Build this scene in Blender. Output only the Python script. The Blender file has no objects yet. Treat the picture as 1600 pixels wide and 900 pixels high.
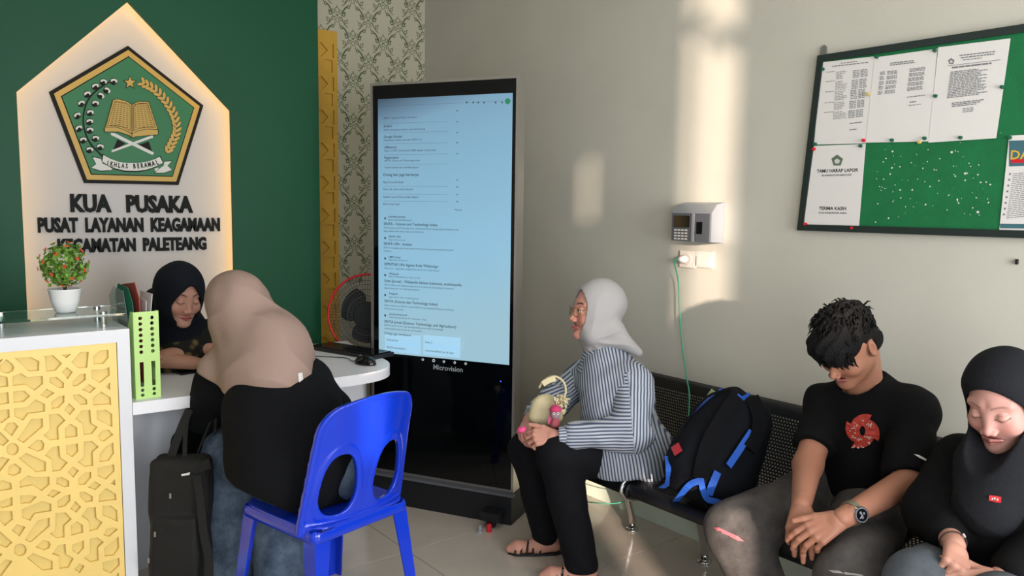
import bpy, bmesh, math, random
import numpy as np
from mathutils import Vector, Matrix
random.seed(7); rng = np.random.default_rng(7)
PI = math.pi
scene = bpy.context.scene
COL = scene.collection

# ---------------------------------------------------------------- camera
H = 1.46; F = 1230.0
_p, _r, _y = 0.10227271, -0.01340797, 0.67271751
_fw = np.array([math.cos(_p)*math.sin(_y), math.cos(_p)*math.cos(_y), -math.sin(_p)])
_rt = np.array([math.cos(_y), -math.sin(_y), 0.0]); _dn = np.cross(_fw, _rt)
_c, _s = math.cos(_r), math.sin(_r)
RX = _c*_rt+_s*_dn; DN = -_s*_rt+_c*_dn
CAMP = np.array([0, 0, H])
cd = bpy.data.cameras.new('camera'); cam = bpy.data.objects.new('camera', cd); COL.objects.link(cam)
cd.sensor_width = 36; cd.lens = 36*F/1600; cd.clip_start = 0.05
cam.matrix_world = Matrix(((RX[0], -DN[0], -_fw[0], 0), (RX[1], -DN[1], -_fw[1], 0), (RX[2], -DN[2], -_fw[2], H), (0, 0, 0, 1)))
scene.camera = cam
def at(x, y, d):      # point seen at pixel x,y at depth d
    v = RX*((x-800)/F)+DN*((y-450)/F)+_fw
    return CAMP+v*d
def aty(x, y, Y):
    v = RX*((x-800)/F)+DN*((y-450)/F)+_fw
    return CAMP+v*(Y/v[1])
# ---------------------------------------------------------------- world, light, exposure
w = bpy.data.worlds.new('daylight'); scene.world = w; w.use_nodes = True
bg = w.node_tree.nodes['Background']; bg.inputs[0].default_value = (0.75, 0.86, 1.0, 1); bg.inputs[1].default_value = 1.2
def look_dir(o, d):
    o.rotation_euler = Vector(d).to_track_quat('-Z', 'Y').to_euler()
def light(name, kind, loc, d, power, color, size=1, size_y=None):
    l = bpy.data.lights.new(name, kind); l.energy = power; l.color = color
    o = bpy.data.objects.new(name, l); COL.objects.link(o); o.location = loc; look_dir(o, d)
    if kind == 'AREA':
        l.shape = 'RECTANGLE'; l.size = size; l.size_y = size_y or size
    return o
SUN_AZ = math.radians(60); SUN_EL = math.radians(7)
SD = np.array([math.cos(SUN_AZ)*math.cos(SUN_EL), math.sin(SUN_AZ)*math.cos(SUN_EL), -math.sin(SUN_EL)])
sun = light('sun', 'SUN', (0, -6, 4), SD, 9.5, (1.0, 0.80, 0.66)); sun.data.angle = math.radians(1.2)
light('assumed_daylight_fill_left', 'AREA', (-0.55, -1.55, 1.55), (0.25, 1, -0.05), 66, (0.90, 0.95, 1.0), 2.0, 2.0)  # assumed daylight behind the viewer, added as a fill; no shopfront is built
light('assumed_daylight_fill_right', 'AREA', (1.7, -1.55, 1.35), (0.18, 1, -0.12), 84, (0.97, 0.97, 1.0), 1.3, 1.8)  # second added fill, assumed daylight; the back wall has no window here
light('added_overhead_fill', 'AREA', (1.0, 1.6, 2.95), (0, 0, -1), 7, (1.0, 0.96, 0.9), 1.2, 1.2)  # unseen overhead fill added for soft light; no lamp fitting is modelled
scene.view_settings.view_transform = 'Standard'; scene.view_settings.look = 'None'
scene.view_settings.exposure = 0.27; scene.view_settings.gamma = 1.0
scene.view_settings.use_curve_mapping = False

# ---------------------------------------------------------------- materials
def srgb(r, g=None, b=None):
    if g is None:
        h = r.lstrip('#'); r, g, b = (int(h[i:i+2], 16) for i in (0, 2, 4))
    f = lambda c: (c/255/12.92) if c/255 <= .04045 else ((c/255+.055)/1.055)**2.4
    return (f(r), f(g), f(b), 1)
def mat(name, col, rough=.5, metal=0, noise=0, nscale=20, bump=0, bscale=60, spec=.5, emit=None, estr=0, alpha=1, trans=0, ior=1.45, sheen=0, sss=0, attr=None, coat=0):
    m = bpy.data.materials.new(name); m.use_nodes = True; nt = m.node_tree; N = nt.nodes; L = nt.links
    b = N['Principled BSDF']; c = srgb(col) if isinstance(col, str) else tuple(col)
    b.inputs['Base Color'].default_value = c; b.inputs['Roughness'].default_value = rough
    b.inputs['Metallic'].default_value = metal; b.inputs['Specular IOR Level'].default_value = spec
    b.inputs['IOR'].default_value = ior; b.inputs['Transmission Weight'].default_value = trans
    b.inputs['Sheen Weight'].default_value = sheen; b.inputs['Coat Weight'].default_value = coat
    b.inputs['Alpha'].default_value = alpha
    if sss:
        b.inputs['Subsurface Weight'].default_value = sss; b.inputs['Subsurface Radius'].default_value = (.012, .004, .002); b.inputs['Subsurface Scale'].default_value = 1
    if emit: b.inputs['Emission Color'].default_value = srgb(emit); b.inputs['Emission Strength'].default_value = estr
    tc = None
    if noise or bump:
        tc = N.new('ShaderNodeTexCoord')
    src = None
    if attr:
        a = N.new('ShaderNodeAttribute'); a.attribute_name = attr; src = a.outputs['Color']; L.new(src, b.inputs['Base Color'])
    if noise:
        n = N.new('ShaderNodeTexNoise'); n.inputs['Scale'].default_value = nscale; n.inputs['Detail'].default_value = 4
        L.new(tc.outputs['Object'], n.inputs['Vector'])
        mx = N.new('ShaderNodeMix'); mx.data_type = 'RGBA'; mx.blend_type = 'MULTIPLY'; mx.inputs[0].default_value = 1
        mr = N.new('ShaderNodeMapRange'); mr.inputs[1].default_value = .3; mr.inputs[2].default_value = .7; mr.inputs[3].default_value = 1-noise; mr.inputs[4].default_value = 1+noise*.5
        L.new(n.outputs[0], mr.inputs[0])
        if src: L.new(src, mx.inputs[6])
        else: mx.inputs[6].default_value = c
        L.new(mr.outputs[0], mx.inputs[7]); L.new(mx.outputs[2], b.inputs['Base Color'])
    if bump:
        n2 = N.new('ShaderNodeTexNoise'); n2.inputs['Scale'].default_value = bscale; n2.inputs['Detail'].default_value = 3
        L.new(tc.outputs['Object'], n2.inputs['Vector'])
        bp = N.new('ShaderNodeBump'); bp.inputs['Strength'].default_value = min(1, bump); bp.inputs['Distance'].default_value = .01
        L.new(n2.outputs[0], bp.inputs['Height']); L.new(bp.outputs[0], b.inputs['Normal'])
    return m
M = {}
M['wall'] = mat('wall_paint', '#c2bfb3', .75, noise=.05, nscale=3, bump=.06, bscale=120)
M['ceil'] = mat('ceiling_paint', '#d8d6cf', .8)
M['green'] = mat('green_wall_paint', '#0a4a2f', .5, spec=.3, noise=.08, nscale=2, bump=.05, bscale=150)
M['signw'] = mat('white_sign_board', '#bdb8b4', .6)
M['base'] = mat('pale_green_skirting', '#c3cdbd', .35, noise=.06, nscale=8)
M['tile'] = mat('glossy_floor_tile', '#bfb4a7', .14, noise=.07, nscale=5, coat=.3)
M['grout'] = mat('floor_grout', '#968d82', .8)
M['white'] = mat('white_laminate', '#d9dbe0', .35, noise=.02, nscale=4)
M['whitel'] = mat('white_desk_edge', '#e6e6ea', .3)
M['yellow'] = mat('yellow_fretwork', '#f2d27e', .42, noise=.04, nscale=6)
M['yellowb'] = mat('yellow_backing', '#e2c878', .5, noise=.05, nscale=6)
M['gold'] = mat('mustard_panel', '#c79a35', .5, noise=.08, nscale=8)
M['blackp'] = mat('black_gloss_plastic', '#0b0d10', .12)
M['blackm'] = mat('black_matte_plastic', '#14161a', .5)
M['glassblack'] = mat('black_kiosk_glass', '#030507', .06)
M['silver'] = mat('brushed_silver_frame', '#b9b5b0', .32, metal=.85)
M['chrome'] = mat('chrome', '#d8d8d8', .12, metal=1)
M['bench'] = mat('dark_steel_bench', '#16171a', .35, metal=.3)
M['blue'] = mat('glossy_blue_plastic', '#0f38c8', .16, coat=.4, noise=.04, nscale=6)
M['embblack'] = mat('emblem_black', '#15150f', .6, spec=.2)
M['embgold'] = mat('emblem_gold', '#b8953f', .45)
M['embgreen'] = mat('emblem_green', '#17693c', .5)
M['embwhite'] = mat('emblem_white', '#c9c9c2', .5)
M['letter'] = mat('dark_letter', '#0c110f', .6, spec=.2)
M['led'] = mat('warm_led_strip', '#fff0d0', .5, emit='#ffcd84', estr=12)
M['paper'] = mat('white_paper', '#d9d6d2', .8)
M['ink'] = mat('grey_print', '#75757a', .8)
M['inkd'] = mat('dark_print', '#232327', .8)
M['board'] = mat('green_notice_felt', '#0e6b3c', .8, noise=.12, nscale=14, bump=.2, bscale=200)
M['boardf'] = mat('dark_board_frame', '#1f2a28', .45)
M['lime'] = mat('lime_plastic', '#bade86', .35, trans=0)
M['glass'] = mat('clear_green_glass', '#d5f0e6', .03, trans=1, ior=1.45)
M['glassedge'] = mat('frosted_glass', '#5f9c84', .3, trans=.6)
M['pot'] = mat('white_ceramic', '#e4e4e4', .25)
M['leaf'] = mat('plastic_leaf', '#6a9236', .5, noise=.35, nscale=60)
M['flower'] = mat('orange_flower', '#d8502c', .5)
M['stem'] = mat('dark_stem', '#2e2a22', .7)
M['grey'] = mat('grey_plastic', '#5b5d63', .35)
M['greyl'] = mat('pale_grey_plastic', '#8d9094', .4)
M['socket'] = mat('white_socket_plastic', '#e2d9cf', .35)
M['cord'] = mat('mint_cord', '#3f9c7c', .5)
M['red'] = mat('red_plastic', '#c8202c', .4)
M['pink'] = mat('pink_plastic', '#d8487e', .4)
M['cream'] = mat('cream_leather', '#cdbf98', .5)
M['strapb'] = mat('blue_webbing', '#1c56b8', .6, bump=.3, bscale=400)
M['bagb'] = mat('dark_navy_fabric', '#0a0c13', .8, spec=.2, bump=.25, bscale=300)
M['bagk'] = mat('black_canvas', '#141413', .8, bump=.25, bscale=300)
M['trans'] = mat('clear_sleeve_plastic', '#f0f4f4', .15, trans=.8)

# ---------------------------------------------------------------- helpers
def link(o, parent=None, label=None, cat=None, group=None, kind=None):
    COL.objects.link(o)
    if parent is not None: o.parent = parent
    tag(o, label, cat, group, kind); return o
def tag(o, label=None, cat=None, group=None, kind=None):
    if label: o['label'] = label
    if cat: o['category'] = cat
    if group: o['group'] = group
    if kind: o['kind'] = kind
    return o
def empty(name, loc=(0, 0, 0), rz=0, label=None, cat=None, group=None):
    o = bpy.data.objects.new(name, None); o.empty_display_size = .1
    o.location = loc; o.rotation_euler = (0, 0, rz)
    return link(o, None, label, cat, group)
def mesh_obj(name, verts, faces, m, parent=None, smooth=False, **kw):
    me = bpy.data.meshes.new(name); me.from_pydata([tuple(map(float, v)) for v in verts], [], faces); me.update()
    if m: me.materials.append(m)
    if smooth: me.polygons.foreach_set('use_smooth', [True]*len(me.polygons))
    return link(bpy.data.objects.new(name, me), parent, **kw)
def np_mesh(name, V, Q, m, parent=None, col=None, attr=None, **kw):
    """fast numpy quads -> object; V in parent's local space"""
    me = bpy.data.meshes.new(name); n = len(V); k = len(Q)
    me.vertices.add(n); me.vertices.foreach_set('co', np.asarray(V, np.float32).ravel())
    me.loops.add(4*k); me.loops.foreach_set('vertex_index', np.asarray(Q, np.int32).ravel())
    me.polygons.add(k); me.polygons.foreach_set('loop_start', np.arange(0, 4*k, 4, dtype=np.int32))
    me.update(calc_edges=True); me.validate()
    me.polygons.foreach_set('use_smooth', np.ones(len(me.polygons), bool))
    if m: me.materials.append(m)
    if col is not None:
        a = me.color_attributes.new('tint', 'FLOAT_COLOR', 'POINT')
        c4 = np.ones((n, 4), np.float32); c4[:, :3] = col; a.data.foreach_set('color', c4.ravel())
    if attr is not None:
        for nm, v in attr.items():
            a = me.attributes.new(nm, 'FLOAT', 'POINT'); a.data.foreach_set('value', np.asarray(v, np.float32))
    return link(bpy.data.objects.new(name, me), parent, **kw)
def bm_obj(name, bm, m, parent=None, smooth=False, bevel=0, **kw):
    if bevel:
        bmesh.ops.bevel(bm, geom=[e for e in bm.edges if len(e.link_faces) == 2 and e.calc_face_angle(0) > .6], offset=bevel, segments=2, profile=.5, affect='EDGES', clamp_overlap=True)
    bmesh.ops.recalc_face_normals(bm, faces=bm.faces)
    me = bpy.data.meshes.new(name); bm.to_mesh(me); bm.free()
    if isinstance(m, (list, tuple)):
        for q in m: me.materials.append(q)
    elif m: me.materials.append(m)
    if smooth: me.polygons.foreach_set('use_smooth', [True]*len(me.polygons))
    return link(bpy.data.objects.new(name, me), parent, **kw)
def bbox(bm, lo, hi, mi=0):
    x0, y0, z0 = lo; x1, y1, z1 = hi
    v = [bm.verts.new(p) for p in ((x0,y0,z0),(x1,y0,z0),(x1,y1,z0),(x0,y1,z0),(x0,y0,z1),(x1,y0,z1),(x1,y1,z1),(x0,y1,z1))]
    for f in ((0,3,2,1),(4,5,6,7),(0,1,5,4),(1,2,6,5),(2,3,7,6),(3,0,4,7)):
        bm.faces.new([v[i] for i in f]).material_index = mi
def box(name, lo, hi, m, parent=None, bevel=0, **kw):
    bm = bmesh.new(); bbox(bm, lo, hi)
    return bm_obj(name, bm, m, parent, bevel=bevel, **kw)
def prism(bm, pts, z0, z1, fn=lambda x, y, z: (x, y, z)):
    """polygon extruded z0..z1, mapped through fn"""
    a = [bm.verts.new(fn(x, y, z0)) for x, y in pts]; b = [bm.verts.new(fn(x, y, z1)) for x, y in pts]
    n = len(pts); bm.faces.new(a[::-1]); bm.faces.new(b)
    for i in range(n): bm.faces.new((a[i], a[(i+1) % n], b[(i+1) % n], b[i]))
def tube(bm, pts, r, n=8, cap=True):
    pts = [Vector(p) for p in pts]; rs = r if isinstance(r, (list, tuple)) else [r]*len(pts)
    rings = []; up = None
    for i, p in enumerate(pts):
        t = (pts[min(i+1, len(pts)-1)]-pts[max(i-1, 0)]).normalized()
        if up is None: up = Vector((0, 0, 1)) if abs(t.z) < .9 else Vector((1, 0, 0))
        a = (up-t*up.dot(t)); a = a.normalized() if a.length > 1e-6 else t.orthogonal().normalized()
        up = a; b = t.cross(a)
        rings.append([bm.verts.new(p+(a*math.cos(k*2*PI/n)+b*math.sin(k*2*PI/n))*rs[i]) for k in range(n)])
    for i in range(len(rings)-1):
        for k in range(n): bm.faces.new((rings[i][k], rings[i][(k+1) % n], rings[i+1][(k+1) % n], rings[i+1][k]))
    if cap: bm.faces.new(rings[0][::-1]); bm.faces.new(rings[-1])
def strip(bm, pts, nrm, w, t):
    """flat webbing along pts with per-point normals"""
    pts = [Vector(p) for p in pts]; prev = None; first = None
    for i, p in enumerate(pts):
        d = (pts[min(i+1, len(pts)-1)]-pts[max(i-1, 0)]).normalized()
        n = Vector(nrm[i] if isinstance(nrm, list) else nrm); n = (n-d*n.dot(d)).normalized(); s = d.cross(n)
        q = [bm.verts.new(p+s*(w/2)+n*t/2), bm.verts.new(p-s*(w/2)+n*t/2), bm.verts.new(p-s*(w/2)-n*t/2), bm.verts.new(p+s*(w/2)-n*t/2)]
        if prev:
            for k in range(4): bm.faces.new((prev[k], prev[(k+1) % 4], q[(k+1) % 4], q[k]))
        else: bm.faces.new(q[::-1])
        prev = q
    bm.faces.new(prev)
def spline(pts, n=8):
    """catmull rom"""
    P = [np.array(p, float) for p in pts]; P = [2*P[0]-P[1]]+P+[2*P[-1]-P[-2]]; out = []
    for i in range(1, len(P)-2):
        for k in range(n):
            t = k/n; a, b, c, d = P[i-1:i+3]
            out.append(.5*((2*b)+(-a+c)*t+(2*a-5*b+4*c-d)*t*t+(-a+3*b-3*c+d)*t**3))
    out.append(P[-2]); return out
def lathe(bm, prof, n=24, c=(0, 0, 0)):
    rings = []
    for r, z in prof:
        rings.append([bm.verts.new((c[0]+r*math.cos(k*2*PI/n), c[1]+r*math.sin(k*2*PI/n), c[2]+z)) for k in range(n)])
    for i in range(len(rings)-1):
        for k in range(n): bm.faces.new((rings[i][k], rings[i][(k+1) % n], rings[i+1][(k+1) % n], rings[i+1][k]))
    bm.faces.new(rings[0][::-1]); bm.faces.new(rings[-1])
def text_mesh(body, size, extrude=0.0, offset=0.0, xs=1.0, align='LEFT', space=1.0, bevel=0):
    cu = bpy.data.curves.new('txt', 'FONT'); cu.body = body; cu.size = size; cu.extrude = extrude; cu.offset = offset
    cu.align_x = align; cu.space_character = space; cu.resolution_u = 2; cu.bevel_depth = bevel
    o = bpy.data.objects.new('txt', cu); COL.objects.link(o)
    bpy.context.view_layer.update()
    me = bpy.data.meshes.new_from_object(o.evaluated_get(bpy.context.evaluated_depsgraph_get()))
    bpy.data.objects.remove(o); bpy.data.curves.remove(cu)
    if xs != 1:
        for v in me.vertices: v.co.x *= xs
    me.materials.clear(); return me
def plane_matrix(origin, ux, uy):
    ux = Vector(ux).normalized(); uy = Vector(uy).normalized(); n = ux.cross(uy)
    return Matrix(((ux.x, uy.x, n.x, origin[0]), (ux.y, uy.y, n.y, origin[1]), (ux.z, uy.z, n.z, origin[2]), (0, 0, 0, 1)))
def join_text(name, items, Mx, m, parent, **kw):
    """items: (body,x,y,size,offset,xs,align) in plane coords -> ONE flat print mesh; mapped by Mx"""
    bm = bmesh.new()
    for it in items:
        body, x, y, s = it[:4]; off = it[4] if len(it) > 4 else 0; xs = it[5] if len(it) > 5 else 1; al = it[6] if len(it) > 6 else 'LEFT'
        me = text_mesh(body, s, 0, off*s, xs, al)
        me.transform(Matrix.Translation((x, y, 0))); bm.from_mesh(me); bpy.data.meshes.remove(me)
    bm.transform(Mx); me = bpy.data.meshes.new(name); bm.to_mesh(me); bm.free(); me.materials.append(m)
    return link(bpy.data.objects.new(name, me), parent, **kw)
# ---------------------------------------------------------------- room shell
XW = 2.76; YC = 4.39; YS = 4.0; XG = 1.85; XL = -1.9; YB = -1.8; ZC = 3.4
floor = box('floor', (XL-.1, YB-.1, -.08), (XW+.1, YC+.1, -.004), M['grout'], kind='structure')
ts = .6; tm = None
for i in range(8):
    for j in range(11):
        x0 = XL-.1+i*ts+.07; y0 = YB-.1+j*ts-.12
        x1, y1 = min(x0+ts-.004, XW+.1), min(y0+ts-.004, YC+.1)
        if x0 >= XW or y0 >= YC: continue
        full = x1-x0 > .59 and y1-y0 > .59
        if full and tm is not None:
            o = bpy.data.objects.new('tile', tm); o.location = (x0, y0, 0); link(o, floor)
        else:
            o = box('tile', (0, 0, -.006), (x1-x0, y1-y0, 0), M['tile'], floor); o.location = (x0, y0, 0)
            if full: tm = o.data
box('ceiling', (XL-.1, YB-.1, ZC), (XW+.1, YC+.1, ZC+.1), M['ceil'], kind='structure')
box('wall_right', (XW, YB-.1, 0), (XW+.12, YC+.1, ZC), M['wall'], kind='structure')
box('wall_left', (XL-.1, YB-.1, 0), (XL, YS, ZC), M['wall'], kind='structure')
bs = box('baseboard_right', (XW-.014, YB, 0), (XW, YC, .13), M['base'], kind='structure', bevel=.004)
# back wall (behind the viewer) with slots shaped to place the sun patches
bm = bmesh.new()
def sunback(P):   # where the ray that ends at P crosses the back wall
    P = np.array(P, float); t = (P[1]-YB)/SD[1]; return P-SD*t
a = sunback((XW, 2.265, .95)); b = sunback((XW, 2.025, .95)); zt = sunback((XW, 2.1, .97))[2]
kx = sunback((1.98, 1.42, .5))
xs0, xs1 = b[0], a[0]
xs0, xs1 = min(a[0], b[0]), max(a[0], b[0])
kx0, kx1 = kx[0]-.09, kx[0]+.06
ln_ = sunback((XW, 2.875, 1.40)); l0, l1 = ln_[0]-.016, ln_[0]+.016  # narrow slot added for a thin sun streak on the right wall
op = {(kx0, kx1): (.35, 1.02), (xs0, xs1): (zt, 3.3), (l0, l1): (ln_[2], ln_[2]+.30)}
c_ = sunback(at(580, 640, 2.36)); q0, q1 = c_[0]-.035, c_[0]+.035; op[(q0, q1)] = (c_[2]-.20, c_[2]+.05)  # slot added so that sun lights the back of the blue chair
cuts = sorted([XL, kx0, kx1, xs0, xs1, l0, l1, q0, q1, XW])
for c0, c1 in zip(cuts[:-1], cuts[1:]):
    m_ = (c0+c1)/2; zz_ = sorted(z for (o0, o1), z in op.items() if o0 < m_ < o1); lo_z = 0
    for z0, z1 in zz_: bbox(bm, (c0, YB-.02, lo_z), (c1, YB, z0)); lo_z = z1
    bbox(bm, (c0, YB-.02, lo_z), (c1, YB, ZC))
bm_obj('wall_back', bm, M['wall'], kind='structure')
bm = bmesh.new(); m_ = xs0+(xs1-xs0)*.8
bbox(bm, (xs0+(xs1-xs0)*.18, YB-.05, zt), (xs0+(xs1-xs0)*.18+.014, YB-.03, 3.3))
wf = bm_obj('shadow_bar_1', bm, M['silver'], kind='structure')  # unseen bars added outside the slot only to cast shadow lines
bm = bmesh.new(); tube(bm, [(xs0-.02, YB-.06, 2.86), (xs1+.02, YB-.06, 2.60)], .028, 4); bm_obj('shadow_crossbar', bm, M['silver'], wf)
bm = bmesh.new(); tube(bm, [(xs0-.02, YB-.06, 1.92), (xs1+.02, YB-.06, 1.78)], .006, 4); bm_obj('shadow_crossbar', bm, M['silver'], wf)

# wallpapered wall at the far corner
def wallpaper_mat():
    m = bpy.data.materials.new('damask_wallpaper'); m.use_nodes = True; nt = m.node_tree; N = nt.nodes; L = nt.links
    b = N['Principled BSDF']; b.inputs['Roughness'].default_value = .7
    tc = N.new('ShaderNodeTexCoord'); sp = N.new('ShaderNodeSeparateXYZ'); L.new(tc.outputs['Object'], sp.inputs[0])
    def mth(op, a, b_=None, c=None, clamp=False):
        n = N.new('ShaderNodeMath'); n.operation = op; n.use_clamp = clamp
        for i, v in enumerate((a, b_, c)):
            if v is None: continue
            if isinstance(v, (int, float)): n.inputs[i].default_value = v
            else: L.new(v, n.inputs[i])
        return n.outputs[0]
    PX, PZ = .205, .245
    u = mth('DIVIDE', sp.outputs[0], PX); v = mth('DIVIDE', sp.outputs[2], PZ)
    def motif(off):
        uu = mth('SUBTRACT', mth('FRACT', mth('ADD', u, off)), .5); vv = mth('SUBTRACT', mth('FRACT', mth('ADD', v, off)), .5)
        X = mth('MULTIPLY', mth('ABSOLUTE', uu), PX); Y = mth('MULTIPLY', vv, PZ)
        def dist(cx, cy, sx=1.0):
            dx = mth('MULTIPLY', mth('SUBTRACT', X, cx), sx); dy = mth('SUBTRACT', Y, cy)
            return mth('SQRT', mth('ADD', mth('MULTIPLY', dx, dx), mth('MULTIPLY', dy, dy))), dx, dy
        out = None
        def add(q):
            nonlocal out; out = q if out is None else mth('MAXIMUM', out, q)
        def ring(cx, cy, r, w_, cond=None, sx=1.0):
            d, dx, dy = dist(cx, cy, sx); q = mth('LESS_THAN', mth('ABSOLUTE', mth('SUBTRACT', d, r)), w_)
            if cond: q = mth('MULTIPLY', q, cond(dx, dy))
            add(q)
        def dot(cx, cy, r): d, _, _ = dist(cx, cy); add(mth('LESS_THAN', d, r))
        ring(.1025, .0, .068, .0046, lambda dx, dy: mth('MULTIPLY', mth('GREATER_THAN', dy, .010), mth('LESS_THAN', dy, .058)))
        ring(.1025, .0, .072, .0024, lambda dx, dy: mth('MULTIPLY', mth('LESS_THAN', dy, -.012), mth('GREATER_THAN', dy, -.064)))
        ring(.042, .008, .009, .0030); dot(.052, .020, .0050); ring(.056, -.034, .009, .0022); dot(.066, -.020, .0040); ring(.074, .056, .008, .0026); dot(.086, .068, .0040)
        ring(.017, .0, .012, .0017); ring(.0, .030, .013, .0018); ring(.0, -.028, .011, .0018); ring(.024, .024, .008, .0016); ring(.026, -.022, .008, .0016)
        dot(.0, .0, .0040); dot(.014, -.044, .0034); dot(.0, .050, .0040)
        return out
    f = mth('MAXIMUM', motif(0), motif(.5))
    d1 = mth('ABSOLUTE', mth('SUBTRACT', mth('FRACT', mth('ADD', u, .5)), .5)); d2 = mth('ABSOLUTE', mth('SUBTRACT', mth('FRACT', u), .5))
    # pinkish tint in middle of each medallion
    mid = N.new('ShaderNodeMapRange'); L.new(mth('MINIMUM', d1, d2), mid.inputs[0]); mid.inputs[1].default_value = .25; mid.inputs[2].default_value = .5
    mx0 = N.new('ShaderNodeMix'); mx0.data_type = 'RGBA'; L.new(mid.outputs[0], mx0.inputs[0]); mx0.inputs[6].default_value = srgb('#b3af99'); mx0.inputs[7].default_value = srgb('#b8a893')
    f = mth('MULTIPLY', f, mth('GREATER_THAN', sp.outputs[2], .98))
    mx = N.new('ShaderNodeMix'); mx.data_type = 'RGBA'; L.new(f, mx.inputs[0]); L.new(mx0.outputs[2], mx.inputs[6]); mx.inputs[7].default_value = srgb('#4d5a3a')
    L.new(mx.outputs[2], b.inputs['Base Color']); return m
M['paperwall'] = wallpaper_mat()
box('wall_far', (XG-.1, YC, 0), (XW+.12, YC+.1, ZC), M['paperwall'], kind='structure')
box('wall_return', (XG-.1, YS+.14, 0), (XG, YC, ZC), M['green'], kind='structure')

# sign wall: green wall with a house-shaped recess holding the white board
sL, sR = aty(31, 250, YS)[0], aty(362, 250, YS)[0]
zs = 1.92; za = 2.37; xa = aty(200, 2, YS)[0]
def frame_wall():
    bm = bmesh.new(); outer = [(XL, 0), (XG, 0), (XG, ZC), (XL, ZC)]
    x0 = XL; f = lambda x, z, y: (x, y, z)
    polys = [[(XL, 0), (sL, 0), (sL, zs), (XL, zs)], [(sR, 0), (XG, 0), (XG, zs), (sR, zs)],
             [(XL, zs), (sL, zs), (xa, za), (xa, ZC), (XL, ZC)], [(sR, zs), (XG, zs), (XG, ZC), (xa, ZC), (xa, za)]]
    for p in polys:
        a = [bm.verts.new((x, YS, z)) for x, z in p]; b = [bm.verts.new((x, YS+.02, z)) for x, z in p]
        bm.faces.new(a); bm.faces.new(b[::-1])
        for i in range(len(p)): bm.faces.new((a[i], a[(i+1) % len(p)], b[(i+1) % len(p)], b[i]))
    bmesh.ops.remove_doubles(bm, verts=bm.verts, dist=1e-5)
    return bm_obj('wall_front', bm, M['green'], kind='structure')
frame_wall()
box('wall_front_core', (XL, YS+.125, 0), (XG-.1, YS+.19, ZC), M['green'], kind='structure')
box('trim_1', (XG-.1, YS+.02, 0), (XG, YS+.14, ZC), M['green'], kind='structure')
sign = empty('wall_sign', ((sL+sR)/2, YS+.12, 0), 0, 'tall white backlit board with a pointed top, green emblem and dark raised lettering', 'sign')
def part_world(o, root):
    o.parent = root; o.matrix_parent_inverse = Matrix.Translation(root.location).inverted() if root.rotation_euler.z == 0 else (Matrix.Translation(root.location) @ root.rotation_euler.to_matrix().to_4x4()).inverted()
    return o
bm = bmesh.new(); e = .10
prism(bm, [(sL-e, 0), (sR+e, 0), (sR+e, zs+.06), (xa, za+.15), (sL-e, zs+.06)], 0, .012, lambda x, z, y: (x, YS+.11+y, z))
part_world(bm_obj('board', bm, M['signw']), sign)
bm = bmesh.new(); g = .03
for p, q in (((sL-g, .76), (sL-g, zs+.01)), ((sL-g, zs+.01), (xa, za+g+.015)), ((xa, za+g+.015), (sR+g, zs+.01)), ((sR+g, zs+.01), (sR+g, .76))):
    tube(bm, [(p[0], YS+.050, p[1]), (q[0], YS+.050, q[1])], .007, 4)
part_world(bm_obj('led_strip', bm, M['led'], label='warm white light strip hidden behind the board edge'), sign)
YF = YS+.11  # face of the board
# letters, each one its own part
def raised_text(body, x0, x1, z, h, m, th=.012):
    me = text_mesh(body, 1.0, 0, .046, 1.0)
    xs = [v.co.x for v in me.vertices]; ys = [v.co.y for v in me.vertices]; w_ = max(xs)-min(xs); bpy.data.meshes.remove(me)
    sx = (x1-x0)/w_; cursor = 0; hy = .73
    full = text_mesh(body, 1.0, 0, .046, 1.0); minx = min(v.co.x for v in full.vertices); bpy.data.meshes.remove(full)
    for i, ch in enumerate(body):
        if ch == ' ': continue
        mp = text_mesh(body[:i+1], 1.0, 0, .046, 1.0); mc = text_mesh(ch, 1.0, th/2/ (h/hy), .046, 1.0)
        right = max(v.co.x for v in mp.vertices); cr = max(v.co.x for v in mc.vertices); bpy.data.meshes.remove(mp)
        s = h/hy
        for v in mc.vertices:
            X = (v.co.x+right-cr-minx)*sx+x0; Z = z+v.co.y*s; Yy = YF-th/2+v.co.z*s
            v.co = (X, Yy, Z)
        mc.materials.append(m)
        part_world(link(bpy.data.objects.new('letter', mc)), sign)
for body, (xa_, ya_), (xb_, yb_), hpx in (('KUA   PUSAKA', (110, 329), (301, 332), 26), ('PUSAT  LAYANAN  KEAGAMAAN', (59, 360), (343, 362), 21), ('KECAMATAN  PALETEANG', (90, 392), (322, 391), 20)):
    A = aty(xa_, ya_, YF); B = aty(xb_, yb_, YF); C_ = aty((xa_+xb_)/2, (ya_+yb_)/2-hpx, YF)
    raised_text(body, A[0], B[0], (A[2]+B[2])/2, C_[2]-(A[2]+B[2])/2, M['letter'])
# emblem
pent = [aty(*q, YF) for q in ((199, 72), (316.7, 165), (278, 289), (131, 286), (76, 144))]
ec = sum(pent)/5
emb = None
def shr(k): return [(ec[0]+(p[0]-ec[0])*k, ec[2]+(p[2]-ec[2])*k) for p in pent][::-1]
def plate(name, pts, t0, t1, m, parent=None):
    bm = bmesh.new(); prism(bm, pts, t0, t1, lambda x, z, t: (x, YF-t, z)); o = bm_obj(name, bm, m)
    part_world(o, sign)
    if parent: 
        o.parent = parent; o.matrix_parent_inverse = (sign.matrix_basis.inverted() @ parent.matrix_parent_inverse.inverted()).inverted() if False else Matrix.Identity(4)
    return o
E2 = None
def eobj(bm, name, m, root):
    o = bm_obj(name, bm, m); o.parent = root; return o
embl = bpy.data.objects.new('emblem', None)
bm = bmesh.new(); prism(bm, shr(1), 0, .012, lambda x, z, t: (x, YF-t, z))
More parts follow.
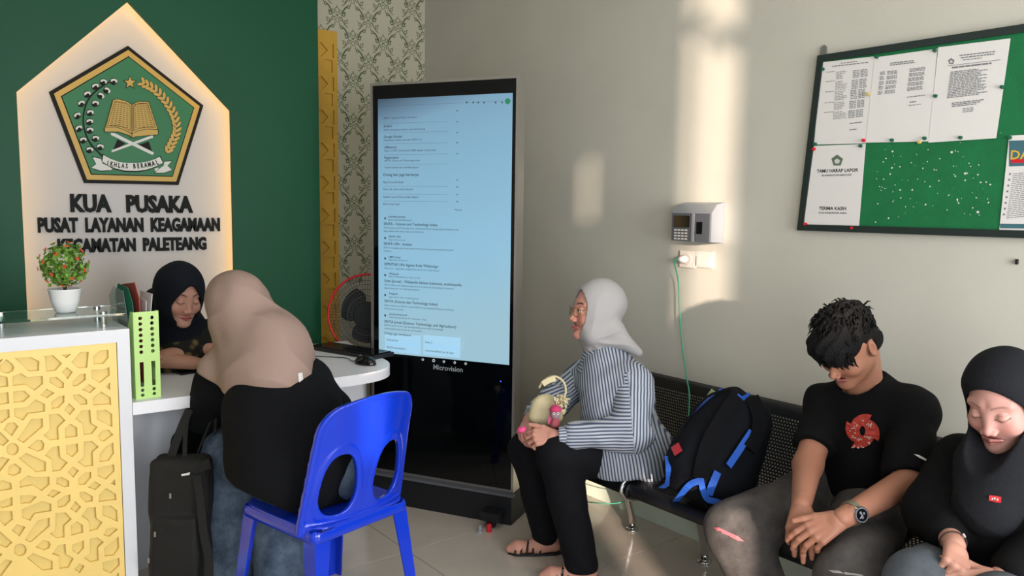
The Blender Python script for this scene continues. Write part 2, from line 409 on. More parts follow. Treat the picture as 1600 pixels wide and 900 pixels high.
embl = part_world(bm_obj('emblem', bm, M['embblack'], label='five-sided green and gold crest with open book, star, wreaths and ribbon'), sign)
def ep(name, pts, t0, t1, m, fn=None):
    bm = bmesh.new(); 
    for q in (pts if isinstance(pts[0][0], (list, tuple)) else [pts]):
        prism(bm, q, t0, t1, lambda x, z, t: (x, YF-t, z))
    o = bm_obj(name, bm, m); o.parent = embl; return o
ep('gold_border', shr(.945), .010, .014, M['embgold']); ep('black_line', shr(.865), .012, .0155, M['embblack']); ep('green_field', shr(.85), .013, .017, M['embgreen'])
# crest coordinates: zoomed picture pixels (origin 60,100 ; scale 4.5) -> board
def ez(x, y): q = aty(60+x/4.5, 100+y/4.5, YF-.015); return (q[0], q[2])
def epoly(name, pts, m, t0=.016, t1=.021): return ep(name, [ez(*p) for p in pts], t0, t1, m)
def star(cx, cy, r, r2): return [(cx+(r if k % 2 == 0 else r2)*math.sin(k*PI/5), cy-(r if k % 2 == 0 else r2)*math.cos(k*PI/5)) for k in range(10)]
epoly('star_outline', star(642, 132, 52, 24), M['embblack'], .016, .019); epoly('star', star(642, 132, 42, 18), M['embgold'], .017, .022)
# stand
epoly('stand_shadow', [(555, 530), (610, 560), (520, 615)], M['embblack'], .016, .018); epoly('stand_shadow', [(775, 545), (700, 570), (800, 620)], M['embblack'], .016, .018)
epoly('stand_leg', [(505, 485), (535, 487), (810, 622), (805, 638), (795, 638), (510, 500)], M['embwhite'], .016, .020)
epoly('stand_leg', [(800, 500), (805, 518), (515, 622), (512, 607)], M['embwhite'], .016, .0215)
# book
epoly('book_cover', [(462, 445), (470, 440), (835, 465), (838, 498), (810, 500), (680, 512), (655, 522), (640, 505), (560, 478), (465, 478)], M['embgold'], .017, .024)
epoly('page', [(522, 252), (560, 248), (610, 262), (650, 285), (650, 490), (600, 462), (540, 444), (468, 446)], M['embgold'], .018, .027)
epoly('page', [(656, 285), (700, 265), (770, 266), (836, 462), (760, 458), (700, 470), (656, 492)], M['embgold'], .018, .027)
ink = []
for k in range(13):
    y0 = 272+k*13.5; xl = 536-(y0-265)*.22
    sag = lambda t, y0=y0: y0+10*t*t*(1.6)
    for a0 in np.arange(0, 1, .2):
        xa0 = xl+(635-xl)*a0; xb0 = xl+(635-xl)*(a0+.14)
        ink.append([ez(xa0, sag(a0)), ez(xb0, sag(a0+.14)), ez(xb0, sag(a0+.14)+3.4), ez(xa0, sag(a0)+3.4)][::-1])
    xr = 765+(y0-275)*.30
    for a0 in np.arange(0, 1, .2):
        xa0 = 668+(xr-668)*a0; xb0 = 668+(xr-668)*(a0+.14); yy = y0+14+2; s2 = lambda t: yy-12*math.sqrt(max(t, 0))*.9
        ink.append([ez(xa0, s2(a0)), ez(xb0, s2(a0+.14)), ez(xb0, s2(a0+.14)+3.4), ez(xa0, s2(a0)+3.4)][::-1])
for line in ([(522,252),(560,248),(610,262),(653,287)], [(653,287),(700,265),(770,266)], [(522,252),(468,446)], [(770,266),(836,462)], [(653,287),(653,520)], [(468,446),(540,444),(600,462),(652,492),(700,470),(760,458),(836,462)], [(462,478),(560,478),(640,505),(655,522),(680,512),(838,498)], [(462,445),(462,478)],[(838,462),(838,498)],
             [(533,265),(600,272),(640,296),(640,470),(600,448),(540,432),(483,434),(533,265)], [(664,296),(705,278),(762,279),(818,447),(760,445),(700,455),(664,470),(664,296)]):
    for p, q in zip(line[:-1], line[1:]):
        d = np.array(q)-np.array(p); n = np.array([-d[1], d[0]])/np.hypot(*d)*1.5
        ink.append([ez(*(np.array(p)+n)), ez(*(np.array(q)+n)), ez(*(np.array(q)-n)), ez(*(np.array(p)-n))])
ep('page_writing', ink, .0268, .0278, M['embblack'])
# ribbon
def arcp(r, a0, a1, cx=650, cy=180, n=12): return [(cx+r*math.sin(a), cy+r*math.cos(a)*1.0) for a in np.linspace(a0, a1, n)]
rb = [(455, 640), (500, 665), (560, 688), (620, 697), (700, 697), (770, 685), (820, 668), (850, 652), (872, 695), (820, 722), (760, 742), (690, 752), (610, 750), (540, 735), (480, 708), (447, 685)]
epoly('ribbon_edge', [(650+(x-650)*1.025, 697+(y-697)*1.16) for x, y in rb], M['embblack'], .017, .0205)
epoly('ribbon', rb, M['embwhite'], .018, .0225)
for sx, pts in ((0, [(382, 655), (440, 668), (450, 700), (500, 722), (510, 745), (440, 750), (372, 730), (405, 705)]), (1, [(935, 683), (905, 715), (938, 745), (880, 765), (820, 765), (850, 735), (880, 715), (885, 688)])):
    cx, cy = np.mean(pts, 0); epoly('ribbon_edge', [(cx+(x-cx)*1.12, cy+(y-cy)*1.14) for x, y in pts], M['embblack'], .0155, .0175); epoly('ribbon', pts, M['embwhite'], .016, .0185)
epoly('ribbon_fold', [(478, 715), (520, 735), (505, 750), (490, 735)], M['embwhite'], .016, .0195); epoly('ribbon_fold', [(815, 735), (845, 728), (835, 748), (820, 755)], M['embwhite'], .016, .0195)
rt = 'IKHLAS BERAMAL'; bmt = bmesh.new()
for i, ch in enumerate(rt):
    if ch == ' ': continue
    t = (i+.5)/len(rt); x = 468+(850-468)*t; u = (x-655)/200
    y = 726-26*u*u*1.25+ -2; ang = math.atan2(-26*1.25*2*u/200*-1, 1)
    me = text_mesh(ch, 1, 0, .045, .62, 'CENTER'); p = ez(x, y+10); q = ez(x+1, y+10); s = 48*(q[0]-p[0])/1
    me.transform(Matrix.Rotation(-math.atan(-52*1.25*u/200)*1, 4, 'Z') if True else Matrix())
    for v in me.vertices: v.co = (p[0]+v.co.x*s, YF-.0228, p[1]+v.co.y*s)
    bmt.from_mesh(me); bpy.data.meshes.remove(me)
me = bpy.data.meshes.new('ribbon_lettering'); bmt.to_mesh(me); bmt.free(); me.materials.append(M['embblack']); o = bpy.data.objects.new('ribbon_lettering', me); COL.objects.link(o); o['kind'] = 'stuff'; o.parent = embl
# rice ear (right) and cotton branch (left)
def bez(pts, n): return spline([(x, y, 0) for x, y in pts], n)
rice = bez([(745, 140), (830, 195), (905, 280), (955, 380), (965, 480), (930, 570), (885, 650)], 3)
for i, p in enumerate(rice[:-1]):
    d = rice[i+1]-p; a = math.atan2(d[1], d[0])
    for s in (-1, 1):
        aa = a+PI+s*.62+ (0 if s > 0 else 0); cx, cy = p[0]+math.cos(aa)*12+math.cos(a+s*PI/2)*-20*0, p[1]+math.sin(aa)*12
        gx, gy = p[0]+math.cos(aa)*26, p[1]+math.sin(aa)*26
        for nm, k, mm, t0, t1 in (('grain_outline', 1.25, M['embblack'], .016, .0185), ('grain', 1, M['embgold'], .017, .0215)):
            pts = []
            for j in range(8):
                th = j*PI/4; lx, ly = math.cos(th)*27*(1+(k-1)*.5), math.sin(th)*10.5*k
                pts.append((gx+lx*math.cos(aa)-ly*math.sin(aa), gy+lx*math.sin(aa)+ly*math.cos(aa)))
            epoly(nm, pts, mm, t0+ (0.0004 if s > 0 else 0), t1+(0.0004 if s > 0 else 0))
cot = bez([(500, 125), (410, 185), (345, 260), (315, 370), (325, 470), (365, 560), (450, 650)], 4)
bm = bmesh.new()
for p, q in zip(cot[:-1], cot[1:]):
    d = (q-p)[:2]; n = np.array([-d[1], d[0]])/np.hypot(*d)*5
    prism(bm, [ez(*(p[:2]+n)), ez(*(q[:2]+n*1.05)), ez(*(q[:2]-n*1.05)), ez(*(p[:2]-n))], .016, .0195, lambda x, z, t: (x, YF-t, z))
o = bm_obj('cotton_stem', bm, M['embblack']); o.parent = embl
for cx, cy, rr in ((527,125,.3),(455,128,.4),(398,160,0),(480,188,.9),(342,215,0),(437,225,.9),(300,280,-.1),(398,280,.3),(272,365,-.2),(362,345,.2),(283,455,-.2),(358,408,.2),(360,468,.2),(313,537,.1),(400,525,.3),(358,605,.3),(432,585,.3)):
    R2 = lambda x, y: (cx+x*math.cos(rr)-y*math.sin(rr), cy+x*math.sin(rr)+y*math.cos(rr))
    epoly('cotton_pod', [R2(-22, -18), (R2(0, -26)), R2(22, -18), R2(26, 8), R2(4, 24), R2(-18, 20), R2(-26, 0)], M['embblack'], .017, .0205)
    epoly('cotton_tuft', [R2(-20, 8), R2(-22, -10), R2(-4, -20), R2(20, -18), R2(24, -2), R2(16, 6), R2(12, -6), R2(-2, -8), R2(-10, 2)], M['embwhite'], .018, .023)

# yellow fretwork strip on the far wall
def fret(name, w_, h_, holes, m, mb, loc, th=.012, label=None, cat=None):
    cu = bpy.data.curves.new('f', 'CURVE'); cu.dimensions = '2D'; cu.fill_mode = 'BOTH'; cu.extrude = th/2; cu.bevel_depth = .0012; cu.bevel_resolution = 1; cu.offset = -.0012
    def sp(pts):
        s = cu.splines.new('POLY'); s.points.add(len(pts)-1); s.use_cyclic_u = True
        for i, (x, y) in enumerate(pts): s.points[i].co = (x, y, 0, 1)
    sp([(0, 0), (w_, 0), (w_, h_), (0, h_)])
    for q in holes: sp(q)
    o = bpy.data.objects.new('f', cu); COL.objects.link(o); bpy.context.view_layer.update()
    me = bpy.data.meshes.new_from_object(o.evaluated_get(bpy.context.evaluated_depsgraph_get())); bpy.data.objects.remove(o)
    me.transform(Matrix.Rotation(PI/2, 4, 'X')); me.transform(Matrix.Translation((0, -th/2, 0)))
    me.materials.clear(); me.materials.append(m)
    return me
x0 = aty(494, 300, YC)[0]; x1 = aty(526, 300, YC)[0]; hz = 2.47
jw = x1-(XG+.0)
holes = []
for k in range(12):
    z = .12+k*.192; 
    holes += [[(jw-.095, z), (jw-.03, z), (jw-.03, z+.07), (jw-.08, z+.07)], [(jw-.17, z+.10), (jw-.10, z+.085), (jw-.06, z+.125), (jw-.10, z+.165), (jw-.17, z+.15)], [(jw-.03, z+.085), (jw-.022, z+.085), (jw-.022, z+.165), (jw-.03, z+.165), (jw-.045, z+.125)]]
jp = empty('fretwork_panel', (XG, YC, 0), 0, 'narrow mustard yellow cut-out panel on the wallpapered wall beside the green wall', 'wall panel')
me = fret('lattice', jw, hz, holes, M['gold'], None, None); lo = bpy.data.objects.new('lattice', me); lo.location = (0, -.012, 0); link(lo, jp)
box('backing', (0, -.012, 0), (jw, -.002, hz), M['gold'], jp)
# ---------------------------------------------------------------- implicit surface mesher
f32 = np.float32
def V3(*a): return np.array(a, f32)
def smin(a, b, k):
    h = np.clip(.5+.5*(b-a)/k, 0, 1); return b+(a-b)*h-k*h*(1-h)
def smax(a, b, k): return -smin(-a, -b, k)
def ln(v): return np.sqrt((v*v).sum(-1))
def rc(P, a, b, ra, rb):
    a = np.asarray(a, f32); b = np.asarray(b, f32); ab = b-a; l2 = max(float(ab@ab), 1e-9)
    t = np.clip(((P-a)@ab)/l2, 0, 1); return ln(P-a-t[:, None]*ab)-(ra+(rb-ra)*t)
def sph(P, c, r): return ln(P-np.asarray(c, f32))-r
def ell(P, c, r, R=None):
    q = P-np.asarray(c, f32)
    if R is not None: q = q@np.asarray(R, f32)
    r = np.asarray(r, f32); k0 = ln(q/r); k1 = ln(q/(r*r)); return k0*(k0-1)/np.maximum(k1, 1e-6)
def rbox(P, c, h, r, R=None):
    q = P-np.asarray(c, f32)
    if R is not None: q = q@np.asarray(R, f32)
    q = np.abs(q)-(np.asarray(h, f32)-r); return ln(np.maximum(q, 0))+np.minimum(q.max(-1), 0)-r
def frame(fwd, up=(0, 0, 1)):
    """columns: side, forward, up"""
    f = np.array(fwd, float); f /= np.linalg.norm(f); u = np.array(up, float); s = np.cross(f, u); s /= np.linalg.norm(s); u = np.cross(s, f)
    return np.stack([s, f, u], 1)
def surf(fn, lo, hi, h, slack=1.6):
    B = 8; lo = np.array(lo, float); hi = np.array(hi, float)
    nb = np.maximum(1, np.ceil((hi-lo)/(h*B)).astype(int)); n = nb*B+1
    G = np.full(n, 1.0, f32)
    bc = np.stack(np.meshgrid(*[lo[i]+(np.arange(nb[i])+.5)*B*h for i in range(3)], indexing='ij'), -1).reshape(-1, 3).astype(f32)
    d = fn(bc); keep = np.abs(d) < B*h*.87*slack
    idx = np.stack(np.unravel_index(np.arange(len(bc)), nb), -1)
    for bi, dv in zip(idx[~keep], d[~keep]):
        if dv < 0: G[bi[0]*B:bi[0]*B+B+1, bi[1]*B:bi[1]*B+B+1, bi[2]*B:bi[2]*B+B+1] = -1
    ki = idx[keep]; o = np.stack(np.meshgrid(*[np.arange(B+1)]*3, indexing='ij'), -1).reshape(-1, 3)
    for s in range(0, len(ki), 400):
        g = (ki[s:s+400, None]*B+o[None]).reshape(-1, 3)
        G[g[:, 0], g[:, 1], g[:, 2]] = fn((lo+g*h).astype(f32))
    S = G < 0; c = [slice(0, -1), slice(1, None)]
    cnt = np.zeros(np.array(n)-1, np.int8)
    for i in c:
        for j in c:
            for k in c: cnt += S[i, j, k]
    act = (cnt > 0) & (cnt < 8); ids = np.full(act.shape, -1, np.int64); A = np.argwhere(act); ids[act] = np.arange(len(A))
    acc = np.zeros((len(A), 3)); num = np.zeros(len(A))
    corners = [(i, j, k) for i in (0, 1) for j in (0, 1) for k in (0, 1)]
    for a in corners:
        for ax in range(3):
            if a[ax]: continue
            b = list(a); b[ax] = 1
            ga = G[A[:, 0]+a[0], A[:, 1]+a[1], A[:, 2]+a[2]]; gb = G[A[:, 0]+b[0], A[:, 1]+b[1], A[:, 2]+b[2]]
            m = (ga < 0) != (gb < 0); t = np.where(m, ga/np.where(m, ga-gb, 1), 0)
            p = np.tile(np.array(a, float), (len(A), 1)); p[:, ax] += t
            acc[m] += p[m]; num[m] += 1
    V = lo+(A+acc/num[:, None])*h; Q = []
    for ax in range(3):
        u, v = (ax+1) % 3, (ax+2) % 3
        sl0 = [slice(None)]*3; sl1 = [slice(None)]*3; sl0[ax] = slice(0, -1); sl1[ax] = slice(1, None)
        for q in (u, v): sl0[q] = slice(1, -1); sl1[q] = slice(1, -1)
        a0 = S[tuple(sl0)]; a1 = S[tuple(sl1)]; E = np.argwhere(a0 != a1); st = a0[a0 != a1]
        off = np.zeros(3, int); off[u] = 1; off[v] = 1; E = E+off
        def I(du, dv):
            e = E.copy(); e[:, u] -= du; e[:, v] -= dv; return ids[e[:, 0], e[:, 1], e[:, 2]]
        q = np.stack([I(1, 1), I(0, 1), I(0, 0), I(1, 0)], 1); q[~st] = q[~st][:, ::-1]; Q.append(q)
    return V.astype(f32), np.concatenate(Q)
def wob(P, amp, f, d=(0, 0, 1), seed=0):
    """cloth folds: warped ridges"""
    d = np.asarray(d, f32); s = f32(seed)
    w = np.sin(P[:, 0]*f*.45+s)+np.sin(P[:, 1]*f*.5+s*1.7)+np.sin(P[:, 2]*f*.4+s*.6)
    return amp*(np.sin(P@d*f+1.6*w)*.7+np.sin(P@np.roll(d, 1)*f*.9+1.3*w+s)*.4)

# ---------------------------------------------------------------- reception counter
YD = 2.98
def yz(x, y, Y=YD): q = aty(x, y, Y); return q[0], q[2]
CX1, CZ1 = .655, 1.017; YX1, YZ1 = .612, .972; CX0 = -.75
ct = empty('reception_counter', (0, 3.1, 0), 0, 'white reception counter with yellow geometric fretwork front panel at the left', 'counter')
bm = bmesh.new()
bbox(bm, (CX0, YD, YZ1), (CX1, 3.36, CZ1)); bbox(bm, (YX1+.002, YD, 0), (CX1, 3.36, YZ1)); bbox(bm, (CX0, YD+.02, 0), (CX0+.04, 3.36, YZ1))
part_world(bm_obj('carcass', bm, M['white'], bevel=.002), ct)
box_ = box('backing_board', (CX0+.04, YD+.017, .08), (YX1, YD+.035, YZ1), M['yellowb']); part_world(box_, ct)
part_world(box('plinth', (CX0+.04, YD+.03, 0), (YX1, YD+.05, .08), M['white']), ct)
S_ = 4.864
T1 = [[(50,155),(95,190),(108,215),(100,240),(75,257),(50,262),(15,250),(-5,225),(0,200)],[(115,145),(240,140),(298,170),(298,240),(220,245)],[(335,130),(405,125),(472,185),(425,240),(352,248),(345,145)],
[(97,285),(160,260),(205,292),(325,283),(328,340),(265,392),(195,345),(97,357)],[(103,400),(185,395),(230,433),(180,478),(105,485)],[(310,425),(355,380),(415,410),(360,450)],[(378,295),(430,288),(487,335),(485,372),(452,372),(380,330)],[(392,480),(455,435),(490,430),(490,480),(445,525),(395,530)],[(110,530),(210,520),(270,460),(342,495),(342,552),(215,568),(178,620),(112,590)],[(30,685),(60,640),(110,635),(140,665),(92,740)],[(325,605),(328,665),(180,792),(135,765),(240,610)],[(375,575),(450,572),(498,620),(443,670),(448,765),(382,770),(333,730),(382,690)],[(97+47*math.cos(a*.5236),838+47*math.sin(a*.5236)) for a in range(12)],[(213,825),(280,768),(320,772),(337,800),(330,840),(290,858)],[(345,885),(400,822),(450,815),(458,900),(515,940),(465,1000),(400,1010),(395,915)]]
T2 = [[(5,120),(80,115),(45,145)],[(85,175),(150,100),(213,98),(203,218),(135,222)],[(250,130),(300,88),(362,83),(365,140),(325,188),(253,192)],[(12,250),(45,215),(92,250),(55,305)],[(95,320),(150,268),(190,265),(190,310),(125,358),(93,358)],[(235,235),(330,235),(370,215),(373,275),(300,335),(238,298)],[(165,385),(215,345),(267,375),(225,412)],[(342,362),(375,332),(378,388)],[(97,425),(140,420),(200,462),(202,498),(152,500),(100,450)],[(245,450),(305,400),(380,445),(385,502),(370,495),(250,505)],[(28,540),(65,490),(110,533),(72,578)],[(112,605),(160,545),(225,540),(232,640),(280,670),(240,722),(178,730),(170,648)],[(275,545),(345,540),(390,570),(395,670),(278,610)],[(35,680),(75,645),(125,675),(128,742),(37,752)],[(285,735),(320,695),(365,692),(400,728),(330,780),(300,770)],[(42,810),(130,795),(133,855),(90,900),(45,870)],[(178,780),(235,775),(290,820),(243,860),(248,965),(185,972),(130,935),(178,900)],[(300,870),(350,815),(400,788),(405,870),(365,928),(297,935)]]
T3 = [[(145,5),(200,-32),(350,35),(350,105),(275,115)],[(58,110),(75,65),(115,48),(162,85),(155,120),(105,143),(65,130)],[(152,185),(215,140),(260,155),(375,148),(378,208),(318,258),(250,212),(152,232)],[(155,292),(230,290),(280,300),(235,348),(160,355)],[(430,200),(432,155),(470,150),(525,180),(528,222),(495,228)],[(360,290),(400,245),(465,265),(405,308)],[(168,395),(320,335),(390,355),(392,410),(265,430),(232,485),(168,458)],[(440,330),(500,290),(535,285),(535,330),(495,375),(442,385)],[(92,555),(130,510),(195,530),(150,605)],[(378,460),(378,525),(235,652),(190,628),(290,480)],[(425,425),(500,420),(545,470),(490,520),(492,610),(432,618),(382,580),(425,550)],[(155+48*math.cos(a*.5236),705+48*math.sin(a*.5236)) for a in range(12)],[(270,682),(330,630),(375,640),(385,665),(375,695),(335,710)],[(398,735),(445,668),(498,660),(502,735),(560,770),(525,840),(455,850),(450,752)],[(205,765),(250,730),(400,790),(402,855),(325,862)]]
T4 = [[(55,110),(95,72),(138,100),(98,158)],[(138,160),(190,115),(232,112),(232,155),(185,208),(138,210)],[(283,80),(405,55),(410,105),(345,170),(283,140)],[(210,228),(262,182),(308,210),(265,250)],[(383,198),(412,165),(418,215)],[(145,265),(180,262),(243,298),(245,335),(190,345),(150,300)],[(292,290),(345,235),(420,280),(425,325),(292,340)],[(75,390),(112,335),(155,378),(120,422)],[(160,445),(205,385),(265,378),(272,465),(318,495),(280,550),(220,565),(215,485)],[(318,370),(385,370),(430,405),(435,492),(320,440)],[(80,520),(125,488),(168,515),(172,575),(82,597)],[(328,590),(350,545),(400,535),(437,548),(372,605),(345,600)],[(90,665),(175,632),(178,690),(135,740),(90,710)],[(225,620),(280,612),(328,645),(285,685),(290,785),(228,800),(178,765),(225,735)],[(335,690),(400,640),(440,605),(445,690),(405,748),(335,755)],[(322,800),(445,765),(450,820),(385,885),(322,855)],[(105,850),(140,810),(182,825),(148,885)]]
H_ = []
for T, ox, oy in ((T1, 0, 530), (T2, 95, 530), (T3, 0, 715), (T4, 95, 715)):
    for q in T: H_.append([yz(ox+x/S_, oy+y/S_, YD) for x, y in q])
c1 = yz(97/S_, 530+838/S_); c2 = yz(155/S_, 715+705/S_); PZ = c1[1]-c2[1]; xm = (c1[0]+c2[0])/2
cen = lambda q: np.mean(q, 0)
ztop_low = c2[1]-.02
low = [[(x, z-PZ) for x, z in q] for q in H_ if cen(q)[1]-PZ < min(min(z for _, z in r) for r in H_) - .0 and min(z for x, z in q)-PZ > .11]
H_ += low
def shrink(q, k=.0):
    return q
full = []
for q in H_:
    c = cen(q)
    if abs(c[0]-xm) < .035:
        full.append([(x, z) for x, z in q]); full.append([(2*xm-x-0*2, z) for x, z in q][::-1]) if abs(c[0]-xm) > .02 else None
    elif c[0] > xm: full.append(q); full.append([(2*xm-x, z) for x, z in q][::-1])
x_left = min(min(x for x, z in q) for q in full)
# repeat leftwards by the mirrored width
wrep = YX1-.012-x_left
full += [[(x-wrep+.0, z) for x, z in q] for q in full if cen(q)[0]-wrep > CX0+.1 and min(x for x, _ in q)-wrep > CX0+.06 and max(x for x, _ in q)-wrep < x_left-.004]
lx0 = CX0+.04
holes = [[(x-lx0, z-.08) for x, z in q] for q in full]
me = fret('fretwork_panel', YX1-lx0, YZ1-.08, holes, M['yellow'], None, None, th=.011)
o = bpy.data.objects.new('fretwork_panel', me); o.location = (lx0, YD+.015, .08); link(o); part_world(o, ct)
# ---- glass shelf on chrome standoffs
gs = empty('glass_shelf', (.3, 3.1, CZ1), 0, 'clear green-edged glass shelf on chrome standoffs over the white counter', 'shelf')
part_world(box('glass_pane', (.245, 3.02, CZ1+.043), (.655, 3.28, CZ1+.051), M['glass'], bevel=.001), gs)
for x, y in ((.59, 3.06), (.60, 3.22), (.30, 3.22)):
    bm = bmesh.new(); lathe(bm, [(.011, .0005), (.011, .042)], 16, (x, y, CZ1)); lathe(bm, [(.012, .0515), (.012, .057), (.009, .058)], 16, (x, y, CZ1))
    part_world(bm_obj('standoff', bm, M['chrome'], smooth=False), gs)
gp = tag(box('glass_block', (-.2, 3.05, CZ1), (.235, 3.07, CZ1+.075), M['glassedge'], bevel=.001), 'frosted green glass upstand on the counter left of the plant', 'glass panel')
# ---- potted topiary
px, py = aty(103, 490, 3.15)[0], 3.15; pz = CZ1+.0515
tp = empty('potted_topiary', (px, py, pz), 0, 'small artificial ball-shaped plant with orange flowers in a white pot on the glass shelf', 'plant')
bm = bmesh.new(); lathe(bm, [(.028, 0), (.034, .004), (.046, .04), (.052, .08), (.054, .084), (.050, .084), (.046, .078)], 32)
bm_obj('pot', bm, M['pot'], tp, smooth=True)
bm = bmesh.new(); tube(bm, [(0, 0, .05), (.002, 0, .12)], .006, 8); bm_obj('stem', bm, M['stem'], tp)
bm = bmesh.new(); R_ = .078
for k in range(430):
    v = rng.normal(size=3); v /= np.linalg.norm(v); c0 = v*R_*rng.uniform(.62, .98); c = Vector(c0)+Vector((0, 0, .17))
    n = Vector(v+rng.normal(size=3)*.35).normalized(); a = n.orthogonal().normalized(); a.rotate(Matrix.Rotation(rng.uniform(0, 6.28), 3, n)); b = n.cross(a); L_ = rng.uniform(.016, .026); W_ = L_*.38
    vs = [bm.verts.new(c), bm.verts.new(c+a*L_*.5+b*W_+n*.003), bm.verts.new(c+a*L_+n*.001), bm.verts.new(c+a*L_*.5-b*W_+n*.003), bm.verts.new(c+a*L_*.5-n*.002)]
    bm.faces.new((vs[0], vs[4], vs[1])); bm.faces.new((vs[1], vs[4], vs[2])); bm.faces.new((vs[2], vs[4], vs[3])); bm.faces.new((vs[3], vs[4], vs[0]))
bm_obj('foliage', bm, M['leaf'], tp, kind='stuff')
for k in range(30):
    g_ = (k+.5)/30; ph = k*2.39996; zz = 1-2*g_; v = Vector((math.sqrt(1-zz*zz)*math.cos(ph), math.sqrt(1-zz*zz)*math.sin(ph), zz))
    bm = bmesh.new(); c = v*R_*1.0+Vector((0, 0, .17)); a = v.orthogonal().normalized(); b = v.cross(a)
    cv = bm.verts.new(c+v*.003); ring = [bm.verts.new(c+(a*math.cos(j*PI/5)+b*math.sin(j*PI/5))*(.010 if j % 2 == 0 else .004)+v*(.005 if j % 2 == 0 else 0)) for j in range(10)]
    for j in range(10): bm.faces.new((cv, ring[j], ring[(j+1) % 10]))
    bm_obj('flower', bm, M['flower'], tp)

# ---- desk with the rounded end
DZ = .75
dk = empty('reception_desk', (1.3, 3.3, 0), 0, 'white laminate desk with a rounded right end beside the counter', 'desk')
out = [(CX1+.002, YD), (1.43, YD-.03)]
for k in range(1, 19):
    a = -PI/2+k*(PI/2)/18; out.append((1.43+.365*abs(math.cos(a))**.62, YD-.03+.44-.44*abs(math.sin(a))**.62))
out += [(1.81, 3.47), (1.87, 3.74), (1.42, 3.74), (1.40, 3.50), (CX1+.002, 3.50)]
bm = bmesh.new(); prism(bm, out, DZ-.045, DZ); part_world(bm_obj('desk_top', bm, M['whitel'], bevel=.002), dk)
part_world(box('modesty_panel', (CX1+.002, 3.27, 0), (1.14, 3.29, DZ-.045), M['white']), dk)
part_world(box('side_panel', (1.71, 3.50, 0), (1.86, 3.72, DZ-.045), M['white']), dk)

# ---- lime file holder
hx, hy = .678, 3.02
fh = empty('file_holder', (hx, hy, DZ), math.radians(4), 'lime green perforated magazine file standing on the desk beside the counter', 'file holder')
Wd, Ht, Dp = .086, .318, .23
def plate_holes(name, w_, h_, holes, th, m, parent, Mx):
    cu = bpy.data.curves.new('f', 'CURVE'); cu.dimensions = '2D'; cu.fill_mode = 'BOTH'; cu.extrude = th/2
    def sp(pts):
        s = cu.splines.new('POLY'); s.points.add(len(pts)-1); s.use_cyclic_u = True
        for i, (x, y) in enumerate(pts): s.points[i].co = (x, y, 0, 1)
    sp(w_ if isinstance(w_, list) else [(0, 0), (w_, 0), (w_, h_), (0, h_)])
    for q in holes: sp(q)
    o = bpy.data.objects.new('f', cu); COL.objects.link(o); bpy.context.view_layer.update()
    me = bpy.data.meshes.new_from_object(o.evaluated_get(bpy.context.evaluated_depsgraph_get())); bpy.data.objects.remove(o)
    me.transform(Mx); me.materials.clear(); me.materials.append(m); return link(bpy.data.objects.new(name, me), parent)
circ = lambda cx, cy, rx, ry=None, n=14: [(cx+rx*math.cos(a*2*PI/n), cy+(ry or rx)*math.sin(a*2*PI/n)) for a in range(n)]
hs = []
for cx in (.023, .063):
    for k in range(7): hs.append(circ(cx, .295-k*.0205, .0066))
    hs.append([(cx-.006, .045), (cx+.006, .045), (cx+.007, .135), (cx-.007, .135)]); hs += [circ(cx, .032, .0062), circ(cx, .014, .0062)]
XZ = Matrix.Rotation(PI/2, 4, 'X')
plate_holes('front_panel', Wd, Ht, hs, .002, M['lime'], fh, XZ)
side = [(0, 0), (Dp, 0), (Dp, .12), (Dp*.55, .15), (.03, Ht), (0, Ht)]
hs2 = [[(x, z0), (x+.006, z0), (x+.006, z0+.05), (x, z0+.05)] for x in np.arange(.02, Dp*.5, .016) for z0 in (.05, .12)]
for xx in (0, Wd): plate_holes('side_panel', side, 0, hs2, .002, M['lime'], fh, Matrix.Translation((xx, 0, 0)) @ Matrix.Rotation(PI/2, 4, 'Z') @ XZ)
box('back_panel', (0, Dp, 0), (Wd, Dp+.002, .12), M['lime'], fh); box('bottom_panel', (0, 0, 0), (Wd, Dp, .002), M['lime'], fh)
def sheet(name, pts, m, root_kw, loc=(hx, hy, DZ), rz=math.radians(4)):
    bm = bmesh.new(); prism(bm, [(p[0], p[1]*(1.22 if p[1] > .1 else 1)) for p in pts[1]], 0, .002, lambda x, z, t: (pts[0]+t+(z-.2)*pts[2], x, z))
    o = bm_obj(name, bm, m, **root_kw); o.location = loc; o.rotation_euler = (0, 0, rz); return o
M['foldg'] = mat('green_folder', '#136a50', .5); M['foldr'] = mat('red_folder', '#a8443c', .5)
sheet('folder', (.012, [(.01, .01), (.20, .01), (.21, .30), (.17, .335), (.06, .33), (.02, .29)], -.05), M['foldg'], dict(label='green folder standing in the lime magazine file', cat='folder'))
sheet('folder', (.030, [(.01, .01), (.20, .01), (.20, .33), (.05, .345), (.012, .30)], -.03), M['foldr'], dict(label='red folder standing in the lime magazine file', cat='folder'))
sheet('folder', (.006, [(.02, .01), (.22, .01), (.27, .29), (.20, .325), (.09, .318)], -.06), M['trans'], dict(label='clear plastic sleeve leaning left out of the lime magazine file', cat='folder'))
for k, (t, tl) in enumerate(((.044, .05), (.052, .12))):
    sheet('paper_sheet', (t, [(.012, .01), (.15, .01), (.15, .30+.012*k), (.02, .29+.02*k)], tl), M['paper'], dict(label=('white paper sheets beside the red folder in the lime magazine file', 'loose white sheet tilting right out of the lime magazine file')[k], cat='paper', group='papers in the magazine file'))
